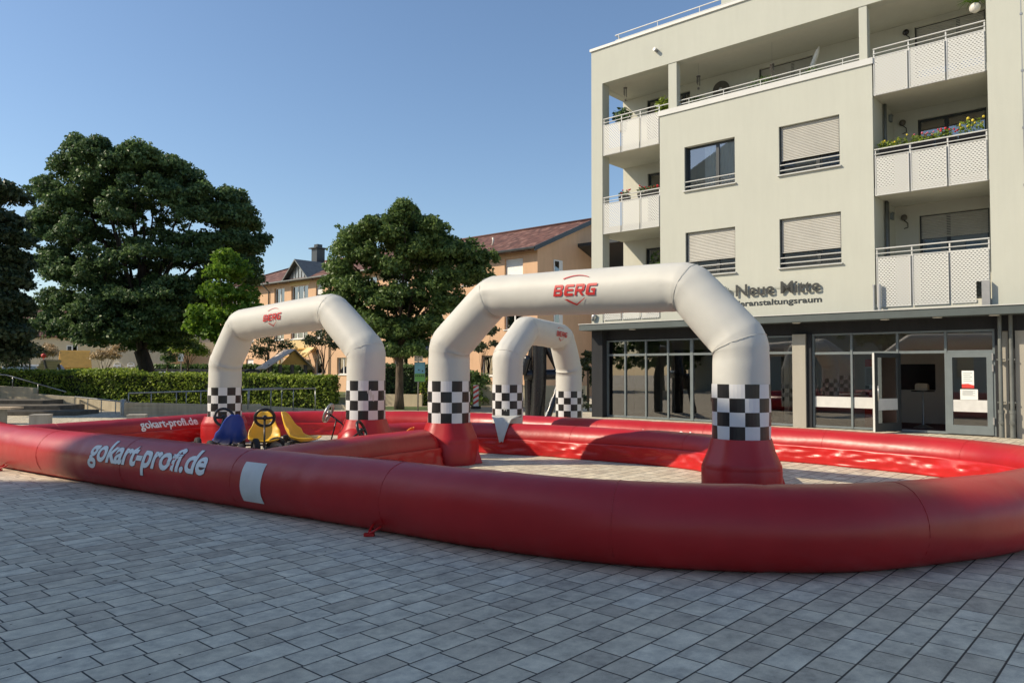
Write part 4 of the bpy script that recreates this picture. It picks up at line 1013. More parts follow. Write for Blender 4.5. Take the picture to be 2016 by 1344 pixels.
sp = [(445, 510, 14), (440, 540, 26), (465, 530, 22), (430, 580, 28), (470, 580, 28), (400, 620, 26), (440, 625, 30), (480, 620, 24), (392, 645, 20), (425, 660, 24), (500, 612, 14), (455, 672, 18)]
tree('young_maple', 'bright green young tree in front of the huge dark crown', (TX, Y), [lob(x, y, r, Y, TX) for x, y, r in sp], .08, 'leaf_bright', .10, 300, .9, .36, seed=8, fork=1.9, sub=6, core=.3)
Y = 27.0; TX = -20.6
lf = [(x-8, y, r) for x, y, r in [(-60, 420, 45), (-45, 500, 40), (-50, 560, 42), (-40, 630, 40), (0, 590, 22), (-2, 540, 16), (8, 640, 20), (-110, 480, 60), (-40, 370, 22), (2, 375, 14), (-8, 680, 22), (30, 600, 11), (40, 660, 10), (4, 500, 12), (0, 430, 12), (-100, 620, 55), (10, 555, 14), (-20, 460, 34), (-25, 525, 34), (-20, 590, 34), (-15, 655, 30), (12, 470, 18), (16, 610, 16), (0, 515, 18), (-5, 700, 24)]]
tree('dark_tree', 'dark green tree cut by the left edge of the picture', (TX, Y), [lob(x, y, r, Y, TX) for x, y, r in lf], .22, 'leaf_russet', .085, 280, 1.6, .38, 'bark_dark', seed=9, fork=2.0, sub=7, nlimb=12)
def thin_tree(label, px, Y, pts, mat='leaf_dull', tr=.06, dens=130, group='thin young trees before the far houses', clump=.3, size=.07, fork=1.7):
    TX = (px-1008)/1503.25*Y
    return tree('young_tree', label, (TX, Y), [lob(x, y, r, Y, TX) for x, y, r in pts], tr, mat, size, dens, .6, clump, seed=int(px), group=group, fork=fork, sub=5, core=0, nlimb=10)
thin_tree('thin young tree with a wispy crown before the apricot house, left of the playhouse', 528, 48, [(510, 700, 18), (540, 685, 20), (565, 682, 16), (525, 670, 18), (505, 690, 12)], tr=.09)
thin_tree('thin young tree with a wispy crown before the apricot house, right of the playhouse', 637, 46, [(620, 675, 16), (650, 672, 18), (640, 660, 20), (605, 672, 12), (662, 682, 10)], tr=.09)
thin_tree('light green sapling beside the silver car', 371, 46, [(355, 690, 18), (385, 685, 20), (370, 670, 18), (395, 695, 12), (345, 678, 12)], 'leaf_hedge', dens=220)
thin_tree('darker sapling standing left of the light green one', 330, 52, [(325, 690, 16), (335, 708, 14), (320, 680, 12)], 'leaf_mid', dens=260)
thin_tree('cream flowering bush under the huge tree', 205, 50, [(205, 700, 14), (190, 705, 10), (220, 703, 12), (235, 690, 10)], 'leaf_cream', dens=200, fork=.8)
thin_tree('grey green birch like tree behind the grey van', 60, 48, [(55, 690, 22), (60, 660, 18), (50, 640, 14), (30, 715, 20), (70, 700, 18), (20, 700, 16), (10, 720, 18)], 'leaf_dull', dens=300, fork=1.2)
thin_tree('pale blossoming shrub beside the cream gable', 88, 52, [(88, 690, 14), (78, 700, 12), (100, 698, 12)], 'leaf_cream', dens=240, fork=1)
thin_tree('climbing branch with a few leaves by the second arch from the right', 948, 36, [(965, 655, 9), (950, 682, 10), (975, 677, 8), (940, 690, 7), (975, 650, 6)], 'leaf_dull', dens=120, tr=.03, clump=.16, size=.06)
def bush(name, label, x, y, rx, ry, rz_, mat, n, size=.06, z=0, group=None):
    t = thing(name, label, 'bush', (x, y, z), group=group); v = MB(); cl = []
    g_ = random.Random(int(abs(x*100+y)))
    for _ in range(26):
        a = g_.uniform(0, 2*pi); e = g_.uniform(0, pi/2); cl.append((cos(a)*cos(e)*rx*.8, sin(a)*cos(e)*ry*.8, sin(e)*rz_*.8+.1, min(rx, rz_)*.38))
    mesh_quads('leaves', leaf_cloud(cl, n, size, .9, .3, int(abs(x*37))+2), mat, t)
    v.tube([(0, 0, 0), (0, 0, rz_*.6)], .05, 6); v.build('stem', 'bark', t)
bush('round_bush', 'round dark green bush by the orange playhouse roof', -31.9, 55, 1.4, 1.2, 1.3, 'leaf_mid', 700, .09)
bush('ivy_bush', 'tall green ivy bush beside the dark corner of the glazed shop front', 3.05, 30.6, .55, .5, 2.7, 'leaf_dull', 900, .07)
bush('low_bush', 'low green shrubs over the pale wall seen between the two nearer arches', -1.9, 35.2, 1.3, .5, 1.45, 'leaf_mid', 700, .07)
bush('low_bush', 'scrubby green bushes in front of the apricot house porch', -13.3, 45, 1.9, .8, 1.35, 'leaf_mid', 500, .07)

# ------------------------------------------------------------------ hedges
def hedge(label, A0, A1, th, z0, h0, h1, mat='leaf_hedge', dens=330, size=.055, seed=1, name='hedge'):
    A0 = Vector((*A0, 0)); A1 = Vector((*A1, 0)); d = (A1-A0); L_ = d.length; d.normalize(); n = Vector((d.y, -d.x, 0)); t = thing(name, label, 'hedge', tuple(A0+Vector((0, 0, 0))))
    g_ = np.random.default_rng(seed); O = np.array(A0)
    def cloud(N_, f):
        u = g_.random(N_); v = g_.random(N_); P_, nn = f(u, v); return P_, nn
    dv = np.array(d); nv = np.array(n); zz = np.array((0, 0, 1.)); hh = lambda u: h0+(h1-h0)*u
    wob = lambda u, v: .05*np.sin(u*L_*2.1+v*3)+.04*np.sin(u*L_*5.3+v*7)
    parts = []
    for N_, f in ((int(dens*L_*h0), lambda u, v: ((u*L_)[:, None]*dv+(th/2+wob(u, v))[:, None]*nv+(z0+v*hh(u))[:, None]*zz, nv)),
                  (int(dens*L_*th*1.2), lambda u, v: ((u*L_)[:, None]*dv+((v-.5)*th)[:, None]*nv+(z0+hh(u)+wob(u, v))[:, None]*zz, zz)),
                  (int(dens*th*h0*1.3), lambda u, v: ((L_+wob(u, v))[:, None]*dv+((u-.5)*th)[:, None]*nv+(z0+v*h1)[:, None]*zz, dv)),
                  (int(dens*th*h0), lambda u, v: ((wob(u, v))[:, None]*dv+((u-.5)*th)[:, None]*nv+(z0+v*h0)[:, None]*zz, -dv))):
        P_, nn = cloud(N_, f); P_ = P_+g_.normal(size=P_.shape)*.035
        nr = nn*.35+g_.normal(size=P_.shape)*.8+np.array((-.55, 0, .35)); nr /= np.linalg.norm(nr, axis=1)[:, None]
        a = np.cross(nr, g_.normal(size=P_.shape)); a /= np.linalg.norm(a, axis=1)[:, None]; b = np.cross(nr, a); s = (size*(.6+.9*g_.random(len(P_))))[:, None]
        parts.append(np.stack([P_-a*s, P_-b*s*.6, P_+a*s, P_+b*s*.6], 1))
    mesh_quads('leaves', np.concatenate(parts), mat, t)
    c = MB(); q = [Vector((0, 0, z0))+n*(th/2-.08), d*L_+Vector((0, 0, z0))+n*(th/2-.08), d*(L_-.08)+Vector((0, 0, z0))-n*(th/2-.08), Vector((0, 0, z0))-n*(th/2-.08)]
    c.hexa(q, [p+Vector((0, 0, (h0 if k in (0, 3) else h1)-.08)) for k, p in enumerate(q)]); c.build('inner_box', 'leaf_core', t)  # solid near-black box filling the hedge behind its leaves
    return t
hedge('long clipped green hedge behind the ramp railings, from the left edge to the left arch', (-25.5, 33.4), (-7.3, 31.4), 1.1, 0, 1.55, 1.30, dens=420, seed=2)
hedge('short piece of hedge beyond the gap, seen right of the long hedge', (-7.6, 36.5), (-4.6, 36.2), .9, 0, 1.25, 1.25, dens=380, seed=3)
hedge('dark tall clipped yew block behind the slim tree trunk', (-6.2, 36.0), (-3.4, 35.9), 1.2, .55, 1.25, 1.25, 'leaf_maple', 300, .06, seed=4)
hedge('narrow green hedge right of the playground sign', (-4.05, 35.0), (-2.6, 34.9), .8, 0, 1.2, 1.2, dens=330, seed=5)
hedge('second hedge row behind the parked cars, right of the huge trunk', (-30, 62), (-15.5, 59), 1.2, 0, 1.9, 1.9, 'leaf_mid', 120, .12, seed=6)
hedge('trimmed hedge block left of the huge trunk', (-27.2, 47.5), (-22.5, 47), 1.4, 0, 1.55, 1.55, 'leaf_hedge', 200, .08, seed=7)

# ------------------------------------------------------------------ ramp walls, steps, railings at the left
def planked(mb, a, b, za, zb, th=.25, z0=0.0):
    a = Vector((*a, 0)); b = Vector((*b, 0)); n = Vector(((b-a).y, -(b-a).x, 0)).normalized()*-th
    mb.hexa([a+Vector((0, 0, z0)), b+Vector((0, 0, z0)), b+n+Vector((0, 0, z0)), a+n+Vector((0, 0, z0))], [a+Vector((0, 0, za)), b+Vector((0, 0, zb)), b+n+Vector((0, 0, zb)), a+n+Vector((0, 0, za))])
v = MB(); planked(v, (-24.5, 31.6), (-19.3, 30.8), 1.05, .86); planked(v, (-19.298, 30.8), (-17.3, 30.4), .62, .50); planked(v, (-17.298, 30.4), (-14.9, 29.4), .50, .34)
single('ramp_wall', v, 'concrete_warm', 'sunlit pale concrete ramp wall under the left railing', 'wall', (-20, 31, 0), world=True)
v = MB(); planked(v, (-13.15, 26.0), (-9.3, 28.4), .50, .28); planked(v, (-9.298, 28.4), (-7.0, 29.4), .28, .08)
for k in range(3): planked(v, (-13.16, 25.985), (-9.3, 28.385), .12+.125*k, .07+.065*k, .012, .105+.125*k)
single('ramp_wall', v, 'concrete_warm', 'low board marked concrete wall that carries the long railing left of the left arch', 'wall', (-11, 27, 0), world=True)
for k, (xr, yy, z) in enumerate(((-15.2, 26.6, .14), (-16.4, 27.8, .28), (-17.9, 29.2, .42))):
    v = MB(); v.box(-30, xr, yy, yy+1.6 if k < 2 else yy+2.0, 0 if k == 0 else 0.0, z)
    single('terrace_step', v, 'wood_grey', ('lowest', 'middle', 'topmost')[k]+' of the three long shaded terrace steps at the left edge', 'step', (xr, yy, 0), group='terrace steps at the left edge', world=True)
def railing(name, label, pts, hgt, posts, r=.028, mat='steel'):
    t = thing(name, label, 'railing', tuple(pts[0][:2])+(0,)); v = MB(); v.tube([(x, y, z+hgt) for x, y, z in pts], r, 8); v.build('handrail', mat, t, world=True, smooth=True)
    for x, y, z in posts: v = MB(); v.tube([(x, y, z), (x, y, z+hgt)], r*.8, 8); v.build('post', mat, t, world=True, smooth=True)
def on(pts, n):
    P_, L_ = resample([Vector(p) for p in pts], .1); return [tuple(P_[int(i*(len(P_)-1)/(n-1))]) for i in range(n)]
r1 = [(-22.5, 31.0, 1.05), (-20.3, 30.7, .95), (-17.6, 30.2, .30)]
railing('railing', 'short sloping handrail over the sunlit ramp wall at the left edge', r1, .42, on(r1, 5)[:-1], .022)
r2 = [(-13.2, 26.1, .32), (-10.6, 27.6, .36), (-7.6, 28.9, .40)]
r2b = [(x, y, max(.02, .45-.19*i)) for i, (x, y, z) in enumerate(on(r2, 9))]
t = thing('railing', 'long steel railing in front of the hedge, passing behind the left arch', 'railing', (-10.6, 27.6, 0)); v = MB()
hr = [(-13.1, 26.15, .80), (-10.6, 27.65, .86), (-7.45, 29.0, .92)]; v.tube(hr, .026, 8); v.build('handrail', 'steel', t, world=True, smooth=True)
for i, p in enumerate(on(hr, 9)):
    v = MB(); x, y, z = p; v.tube([(x, y, max(.05, .40-.05*i)), (x, y, z)], .019, 8); v.build('post', 'steel', t, world=True, smooth=True)
t = thing('railing', 'second steel rail just behind the long one, before the hedge', 'railing', (-10.2, 28.8, 0)); v = MB(); hr = [(-12.0, 28.2, .80), (-8.9, 29.6, .92)]; v.tube(hr, .024, 8); v.build('handrail', 'steel', t, world=True, smooth=True)
for p in on(hr, 4): v = MB(); v.tube([(p[0], p[1], .05), p], .018, 8); v.build('post', 'steel', t, world=True, smooth=True)
r3 = [(-17.3, 30.3, .52), (-13.7, 27.6, .42)]
t = thing('railing', 'flat kerb rail running down the ramp to the grey pillar', 'railing', (-15, 29, 0)); v = MB(); v.tube([(a, b, c) for a, b, c in r3], .03, 8); v.build('handrail', 'steel', t, world=True)
for p in on(r3, 5): v = MB(); v.tube([(p[0], p[1], .0), p], .02, 8); v.build('post', 'steel', t, world=True)
v = MB(); v.lathe([(.10, 0), (.10, .56), (.085, .58)], 20); single('bollard', v, 'steel', 'grey round pillar at the foot of the ramp', 'bollard', (-13.55, 26.7, 0), smooth=50)
for lb, x, y, w_, h in (('grey cube block standing on the paving behind the left end of the track', -12.05, 19.6, .42, .43), ('smaller grey block at the corner of the low concrete wall', -11.4, 23.3, .50, .22)):
    v = MB(); v.box(-w_/2, w_/2, -w_/2, w_/2, 0, h); v.box(-w_/2-.01, w_/2+.01, -w_/2-.01, w_/2+.01, h+.001, h+.03); single('seat_block', v, 'concrete', lb, 'block', (x, y, 0), .3)
b = thing('bench', 'pale topped bench cut by the left edge of the picture', 'bench', (-15.6, 22.6, 0)); v = MB(); v.box(-1.6, 1.0, -.3, .3, .44, .50); v.build('seat', 'wood_light', b)
for x in (-1.2, .5): v = MB(); v.box(x-.05, x+.05, -.25, .25, 0, .44); v.build('leg', 'steel', b)
v = MB(); planked(v, (-6.2, 35.0), (-4.05, 34.4), .52, .52, .2); single('garden_wall', v, 'plaster_pale', 'low cream wall under the dark clipped yew block', 'wall', (-5, 34.8, 0), world=True)
v = MB(); planked(v, (-2.5, 35.2), (3.2, 33.2), .95, .95, .2); single('garden_wall', v, 'plaster_pale', 'stained pale wall seen between the middle and far arches', 'wall', (0, 34.5, 0), world=True)
v = MB(); planked(v, (-7.3, 31.0), (-6.1, 30.6), .22, .22, .8); single('stone_block', v, 'concrete_warm', 'low rough stone kerb between the hedge end and the slim tree', 'wall', (-6.7, 30.8, 0), world=True)

# playground sign
t = thing('playground_sign', 'tall sign post with a blue and green picture board beside the slim tree', 'sign', (-3.74, 30.5, 0))
v = MB(); v.tube([(0, 0, 0), (0, 0, 2.55)], .03, 8); v.build('post', 'steel', t, smooth=True)
v = MB(); v.box(-.15, .29, -.06, -.035, 1.15, 1.93); v.build('picture_board', 'frame_grey', t)
v = MB(); v.box(-.13, .27, -.068, -.061, 1.48, 1.91); v.build('blue_picture', 'sign_sky', t)
v = MB(); v.box(-.13, .27, -.068, -.061, 1.17, 1.475)
v.build('green_picture', 'sign_green', t)
v = MB()
for k in range(5): v.box(-.10+k*.072, -.06+k*.072, -.074, -.069, 1.36, 1.42)
v.sphere((.03, -.07, 1.62), .035, 8, (1.2, .1, .6)); v.sphere((.18, -.07, 1.58), .03, 8, (.8, .1, 1.2)); v.build('pictograms', 'frame_dark', t)
v = MB(); v.box(-.15, .18, -.06, -.04, 1.96, 2.18); v.build('icon_plate', 'sign_white', t)
v = MB()
for k in range(3):
    for j in range(2): v.box(-.12+k*.10, -.06+k*.10, -.068, -.061, 1.99+j*.1, 2.05+j*.1)
v.build('icons', 'steel', t)
v = MB(); v.box(-.10, .11, -.06, -.04, 2.21, 2.42); v.build('rule_plate', 'sign_white', t)
v = MB(); v.box(-.07, .08, -.068, -.061, 2.34, 2.39); v.box(-.02, .03, -.068, -.061, 2.24, 2.30); v.build('rule_mark', 'paper_red', t)
v = MB(); v.box(-.50, -.02, -.012, .012, 2.43, 2.56); v.build('street_name_plate', 'sign_blue', t)
v = MB(); v.box(.03, .40, -.012, .012, 2.43, 2.56); v.build('street_name_plate', 'sign_blue', t)
v = MB()
for x0, x1 in ((-.46, -.07), (.07, .36)):
    k = x0
    while k < x1: v.box(k, k+.026, -.018, -.013, 2.465, 2.465+random.choice((.045, .06, .05))); k += .036
v.build('plate_writing', 'sign_white', t)
# striped beacon
t = thing('warning_beacon', 'red and white striped warning board by the pale wall', 'beacon', (-1.50, 32.0, 0)); v = MB(); v.box(-.11, .11, -.02, .02, .12, 1.0); v.build('board', 'sign_white', t)
v = MB()
for k in range(4): z = .18+k*.22; v.hexa([(-.11, -.026, z), (.11, -.026, z+.14), (.11, -.026, z+.24) if z+.24 < 1.0 else (.11, -.026, 1.0), (-.11, -.026, z+.1)], [(-.11, -.021, z), (.11, -.021, z+.14), (.11, -.021, min(1, z+.24)), (-.11, -.021, z+.1)])
v.build('stripes', 'paper_red', t); v = MB(); v.box(-.2, .2, -.12, .12, 0, .12); v.build('foot', 'plastic_black', t)

# child in red with blue cap, half hidden behind the hedge end
def skinned(name, verts, edges, radii, mat, parent, sub=2):
    me = bpy.data.meshes.new(name); me.from_pydata(verts, edges, []); me.materials.append(MAT[mat]); o = bpy.data.objects.new(name, me); col.objects.link(o); o.parent = parent
    s = o.modifiers.new('skin', 'SKIN'); s.use_smooth_shade = True
    for d_, r_ in zip(me.skin_vertices[0].data, radii): d_.radius = (r_, r_)
    me.skin_vertices[0].data[0].use_root = True
    u = o.modifiers.new('sub', 'SUBSURF'); u.levels = u.render_levels = sub; return o
t = thing('toy_rider', 'red and blue spring rider toy half hidden between the hedge end and the left arch', 'playground toy', (-6.45, 32.6, 0))
v = MB(); v.tube([(0, 0, .0), (0, 0, .35)], .07, 10)
for k in range(5): v.tube([(.09*cos(q), .09*sin(q), .05+k*.06) for q in (2*pi*j/12 for j in range(12))], .014, 5, close=True)
v.build('spring', 'steel', t, smooth=True)
v = MB(); v.prism([(-.28, .35), (.22, .35), (.26, .55), (.14, .62), (.12, .85), (-.02, .88), (-.08, .62), (-.28, .58)], -.06, .06); v.build('body', 'cloth_red', t)
v = MB(); v.prism([(-.05, .80), (.18, .78), (.24, .92), (.12, 1.04), (-.04, 1.0)], -.08, .08); v.build('head', 'cloth_blue', t)
v = MB(); v.tube([(-.30, 0, .60), (-.75, 0, .60)], .014, 6); v.build('handle', 'rail_metal', t)

# black inflatable frame behind the track
t = thing('black_air_frame', 'black inflatable tube frame standing behind the small far arch', 'inflatable frame', (.95, 23.3, 0)); Yb = 23.3
X = lambda px, Y=Yb: (px-1008)/1503.25*Y
Z = lambda py, Y=Yb: 1.62+(728.6-py)/1503.25*Y
for pts, r in (([(X(1058), Yb, 0.02), (X(1062), Yb, Z(738)), (X(1062), Yb, Z(655))], .22), ([(X(1046), Yb+.7, 0.02), (X(1044), Yb+.7, 1.4), (X(1056), Yb+.5, Z(668))], .17),
               ([(X(1032), Yb+.1, Z(738)), (X(1102), Yb+.2, Z(737))], .16), ([(X(1066), Yb+.1, Z(664)), (X(1094), Yb+.1, Z(716)), (X(1108), Yb+.1, Z(745))], .10),
               ([(X(1108), Yb-.1, Z(738)), (X(1072), Yb-.6, .03)], .10), ([(X(1040), Yb, Z(700)), (X(1030), Yb, Z(738))], .12)):
    v = MB(); P_, _ = resample([Vector(p) for p in pts], .12); v.tube(P_, r, 18); v.build('air_tube', 'plastic_black', t, world=True, smooth=True)
v = MB(); a = Vector((X(1108), Yb-.1, Z(738))); bb = Vector((X(1072), Yb-.6, .03)); o_ = Vector((-.10, -.085, 0)).normalized()*.102
for k0, k1 in ((.18, .34), (.46, .62), (.74, .95)): v.tube([a.lerp(bb, k0)+o_, a.lerp(bb, k1)+o_], .022, 6)
v.build('white_stripes', 'check_white', t, world=True)

# ------------------------------------------------------------------ apricot terrace house
HO = AX*-65.5+NX*-34.0; HL = 65.5-28.13
ht = thing('terrace_house', 'long apricot three storey house with a red tiled roof behind the trees', 'building', tuple(HO), YAW)
hx_ = lambda s: s+65.5
wl = []
rows = ((1.28, 2.52, ), (4.05, 5.35), (6.95, 8.28))
cols = [(-63.2, -62.0), (-60.6, -59.4), (-56.25, -54.75), (-53.75, -51.4), (-50.35, -49.45), (-47.5, -46.2), (-44.4, -42.9), (-41.0, -39.5), (-37.5, -36.1), (-34.4, -33.4), (-30.7, -29.25)]
for ri, (z0, z1) in enumerate(rows):
    for ci, (a, b_) in enumerate(cols):
        if ri == 0 and ci == 10: continue
        if ri == 0 and ci == 9: wl.append((hx_(-32.6), hx_(-31.6), z0, z1, ri, ci)); continue
        if ri == 0 and ci == 3: wl.append((hx_(-51.75), hx_(-50.9), .1, 2.4, ri, ci)); continue
        wl.append((hx_(a), hx_(b_), z0, z1, ri, ci))
v = MB(); v.wall(0, HL, 0, 8.75, [q[:4] for q in wl], 0, .3)
v.box(0, .3, .3, 10.6, 0, 8.75); v.box(0, HL, 10.3, 10.6, 0, 8.75)
v.build('wall', 'plaster_apricot', ht)
gw = MB(); gw.hexa([(HL-.3, .3, 0), (HL, .3, 0), (HL, 10.6, 0), (HL-.3, 10.6, 0)], [(HL-.3, .3, 8.75), (HL, .3, 8.75), (HL, 10.6, 8.75), (HL-.3, 10.6, 8.75)])
gw.hexa([(HL-.3, .0, 8.75), (HL-.3, 10.6, 8.75), (HL-.3, 5.3, 11.0)], [(HL, .0, 8.75), (HL, 10.6, 8.75), (HL, 5.3, 11.0)]); gw.build('gable_wall', 'plaster_apricot', ht)
v = MB(); v.box(.35, HL-.35, .9, 10.2, 0, 8.6); v.build('core', 'dark_render', ht)
v = MB()
for a, b_ in ((-53.95, -51.2),): v.box(hx_(a), hx_(b_), -.012, -.002, 5.4, 6.9); v.box(hx_(a), hx_(b_), -.012, -.002, 8.32, 8.74); v.box(hx_(a), hx_(b_), -.012, -.002, 2.6, 4.0)
v.build('yellow_panel', 'plaster_yellow', ht)
roof = MB(); ov = .55; zr = 11.15; ze = 8.68
def rf(pts):   # tiles uv
    P_ = [Vector(p) for p in pts]; e = (P_[1]-P_[0]).normalized(); nn = (P_[1]-P_[0]).cross(P_[-1]-P_[0]).normalized(); u = nn.cross(e)
    roof.face(pts, [((p-P_[0]).dot(e), (p-P_[0]).dot(u)) for p in P_])
y0, y1, ym = -ov, 10.6+ov, 5.3; xa, xb = -ov, HL+.25
rf([(xa, y0, ze), (xb, y0, ze), (xb, ym, zr), (5.2, ym, zr)]); rf([(xb, y1, ze), (xa, y1, ze), (5.2, ym, zr), (xb, ym, zr)]); rf([(xa, y1, ze), (xa, y0, ze), (5.2, ym, zr)])
o = roof.build('roof', 'roof_tiles', ht); q = o.modifiers.new('thick', 'SOLIDIFY'); q.thickness = .16; q.offset = -1
v = MB(); v.hexa([(xb+.002, y0-.05, ze-.22), (xb+.06, y0-.05, ze-.22), (xb+.06, ym, zr-.24), (xb+.002, ym, zr-.24)], [(xb+.002, y0-.05, ze+.05), (xb+.06, y0-.05, ze+.05), (xb+.06, ym, zr+.05), (xb+.002, ym, zr+.05)])
v.hexa([(xb+.002, ym, zr-.24), (xb+.06, ym, zr-.24), (xb+.06, y1, ze-.22), (xb+.002, y1, ze-.22)], [(xb+.002, ym, zr+.05), (xb+.06, ym, zr+.05), (xb+.06, y1, ze+.05), (xb+.002, y1, ze+.05)]); v.build('verge_board', 'frame_dark', ht)
v = MB(); v.tube([(xa, y0-.06, ze-.03), (xb, y0-.06, ze-.03)], .07, 8); v.build('gutter', 'zinc', ht, smooth=True)
v = MB(); v.tube([(5.2, ym, zr+.03), (xb, ym, zr+.03)], .09, 8); v.tube([(xa, y0, ze+.02), (5.2, ym, zr+.03)], .08, 8); v.build('ridge_tiles', 'roof_tiles', ht, smooth=True)
for s_ in (-57.2, -48.6, -52.9+.0): 
    if s_ == -52.9: continue
    v = MB(); v.tube([(hx_(s_), y0-.06, ze-.05), (hx_(s_)+.15, -.3, ze-.35), (hx_(s_)+.2, -.08, ze-.6), (hx_(s_)+.2, -.08, .1)], .05, 8); v.build('downpipe', 'zinc', ht, smooth=True)
# cross gable dormer clad in zinc
dx0, dx1 = hx_(-54.3), hx_(-50.9); dm = (dx0+dx1)/2
v = MB(); v.prism([(dx0+.15, 8.72), (dx1-.15, 8.72), (dm, 10.25)], -.10, -.04); v.build('dormer_face', 'steel', ht)
v = MB()
for k in range(-3, 4): v.box(dm+k*.42-.02, dm+k*.42+.02, -.14, -.102, 8.74, 10.2-abs(k)*.40)
v.build('dormer_battens', 'zinc', ht)
v = MB()
for sx in (-1, 1):
    e = dx0-.25 if sx < 0 else dx1+.25
    v.hexa([(e, -.5, 8.50), (dm, -.5, 10.22), (dm, 3.4, 10.22), (e, .1, 8.6)], [(e, -.5, 8.62), (dm, -.5, 10.34), (dm, 3.4, 10.34), (e, .1, 8.72)])
v.build('dormer_roof', 'zinc', ht)
cs = hx_(-56.0); v = MB(); v.box(cs-.4, cs+.4, 3.6, 4.4, 10.0, 12.0); v.box(cs-.58, cs+.58, 3.4, 4.6, 12.0, 12.1); v.box(cs-.25, cs+.25, 3.75, 4.25, 12.1, 12.4); v.build('chimney', 'frame_dark', ht)
for s_, yy in ((-60.6, 1.5), (-52.0, 2.0), (-33.2, 1.6), (-40, 1.8)):
    zz_ = ze+(yy+ov)/(ym+ov)*(zr-ze); v = MB(); v.tube([(hx_(s_), yy, zz_), (hx_(s_)+.08, yy, zz_+.35), (hx_(s_)+.02, yy, zz_+.5)], .06, 8); v.build('vent_pipe', 'pot_white', ht, smooth=True)
for (a, b_, z0, z1, ri, ci) in wl:
    f = MB(); tt_ = .07
    f.box(a, a+tt_, .14, .2, z0, z1); f.box(b_-tt_, b_, .14, .2, z0, z1); f.box(a+tt_, b_-tt_, .14, .2, z0, z0+tt_); f.box(a+tt_, b_-tt_, .14, .2, z1-tt_, z1)
    n = 3 if b_-a > 2 else 2 if b_-a > 1.1 else 1
    for k in range(1, n): x = a+(b_-a)*k/n; f.box(x-.05, x+.05, .136, .196, z0+tt_, z1-tt_)
    o = f.build('window', 'frame_white', ht)
    g_ = MB(); g_.face([(a+tt_, .17, z0+tt_), (b_-tt_, .17, z0+tt_), (b_-tt_, .17, z1-tt_), (a+tt_, .17, z1-tt_)]); g_.build('pane', 'glass_dark', o)
    if z0 > .5: g_ = MB(); g_.box(a-.05, b_+.05, -.06, .14, z0-.06, z0-.003); g_.build('sill', 'frame_white', o)
    if (ri, ci) in ((2, 4), (2, 10), (1, 7), (0, 1)): g_ = MB(); slats(g_, a+.04, b_-.04, z0+(z1-z0)*(.35 if ci == 4 else .02), z1-.03, .13, .06, .012); g_.build('blind', 'frame_white', o)
    elif (ri*7+ci) % 3 != 0: g_ = MB(); k = (b_-a)*.3; g_.face([(a+.1, .26, z0+.1), (a+.1+k, .26, z0+.1), (a+.1+k*.7, .26, z1-.1), (a+.1, .26, z1-.1)]); g_.face([(b_-.1-k, .26, z0+.1), (b_-.1, .26, z0+.1), (b_-.1, .26, z1-.1), (b_-.1-k*.7, .26, z1-.1)]); g_.build('curtain', 'curtain', o)
# windows set in the gable end
for yy, z0, z1 in ((1.9, 6.95, 8.2), (1.9, 4.1, 5.3), (1.9, 1.3, 2.5)):
    f = MB(); f.box(HL+.002, HL+.05, yy-.42, yy+.42, z0, z1); o = f.build('gable_window', 'frame_white', ht); g_ = MB(); g_.box(HL+.051, HL+.06, yy-.34, yy+.05, z0+.08, z1-.08); g_.build('pane', 'glass_dark', o); g_ = MB(); g_.box(HL+.051, HL+.062, yy+.08, yy+.34, z0+.5, z1-.08); g_.build('blind', 'frame_white', o)
v = MB(); v.box(HL, HL+3.2, 6.2, 10.3, 0, 7.6); v.build('side_wing', 'plaster_apricot', ht)
v = MB(); v.hexa([(HL-.0, 3.9, 9.25), (HL+3.4, 3.9, 9.25), (HL+3.4, 6.8, 8.2), (HL-.0, 6.8, 8.2)], [(HL-.0, 3.9, 9.45), (HL+3.4, 3.9, 9.45), (HL+3.4, 6.8, 8.4), (HL-.0, 6.8, 8.4)]); v.build('side_roof', 'frame_dark', ht)
# yellow pergola awning in front
t = thing('pergola', 'yellow metal porch frame on the front of the apricot house', 'pergola', tuple(AX*-53.5+NX*-33.9), YAW); v = MB()
for x in (-.2, 3.4): v.tube([(x, -.9, .02), (x, -.9, 2.5)], .05, 6)
for x in np.linspace(-.2, 3.4, 6): v.tube([(x, 0, 3.2), (x, -1.1, 2.55)], .04, 6)
v.tube([(-.3, -1.0, 2.6), (3.5, -1.0, 2.6)], .06, 6); v.tube([(-.3, -.05, 3.25), (3.5, -.05, 3.25)], .06, 6); v.build('frame', 'roof_yellow', t)
v = MB(); v.hexa([(2.4, -.1, 3.3), (3.4, -.1, 3.3), (3.4, -.7, 2.9), (2.4, -.7, 2.9)], [(2.4, -.1, 3.34), (3.4, -.1, 3.34), (3.4, -.7, 2.94), (2.4, -.7, 2.94)]); v.build('awning', 'plaster_yellow', t)

# ------------------------------------------------------------------ small playground buildings, far houses, cars
t = thing('playhouse', 'small playhouse with a pale tarpaulin roof above the hedge', 'playhouse', (X(560, 44), 44, 0), radians(38))
v = MB(); v.hexa([(-1.35, -.7, 1.62), (.35, -.7, 2.75), (.35, .9, 2.75), (-1.35, .9, 1.62)], [(-1.35, -.7, 1.68), (.35, -.7, 2.81), (.35, .9, 2.81), (-1.35, .9, 1.68)]); v.build('roof', 'tarp', t)
v = MB(); v.hexa([(.35, -.7, 2.75), (1.55, -.7, 1.62), (1.55, .9, 1.62), (.35, .9, 2.75)], [(.35, -.7, 2.81), (1.55, -.7, 1.68), (1.55, .9, 1.68), (.35, .9, 2.81)]); v.build('roof', 'wood_light', t)
v = MB(); v.prism([(-.4, 1.9), (1.2, 1.9), (.35, 2.68)], -.5, -.42); v.build('gable', 'roof_yellow', t)
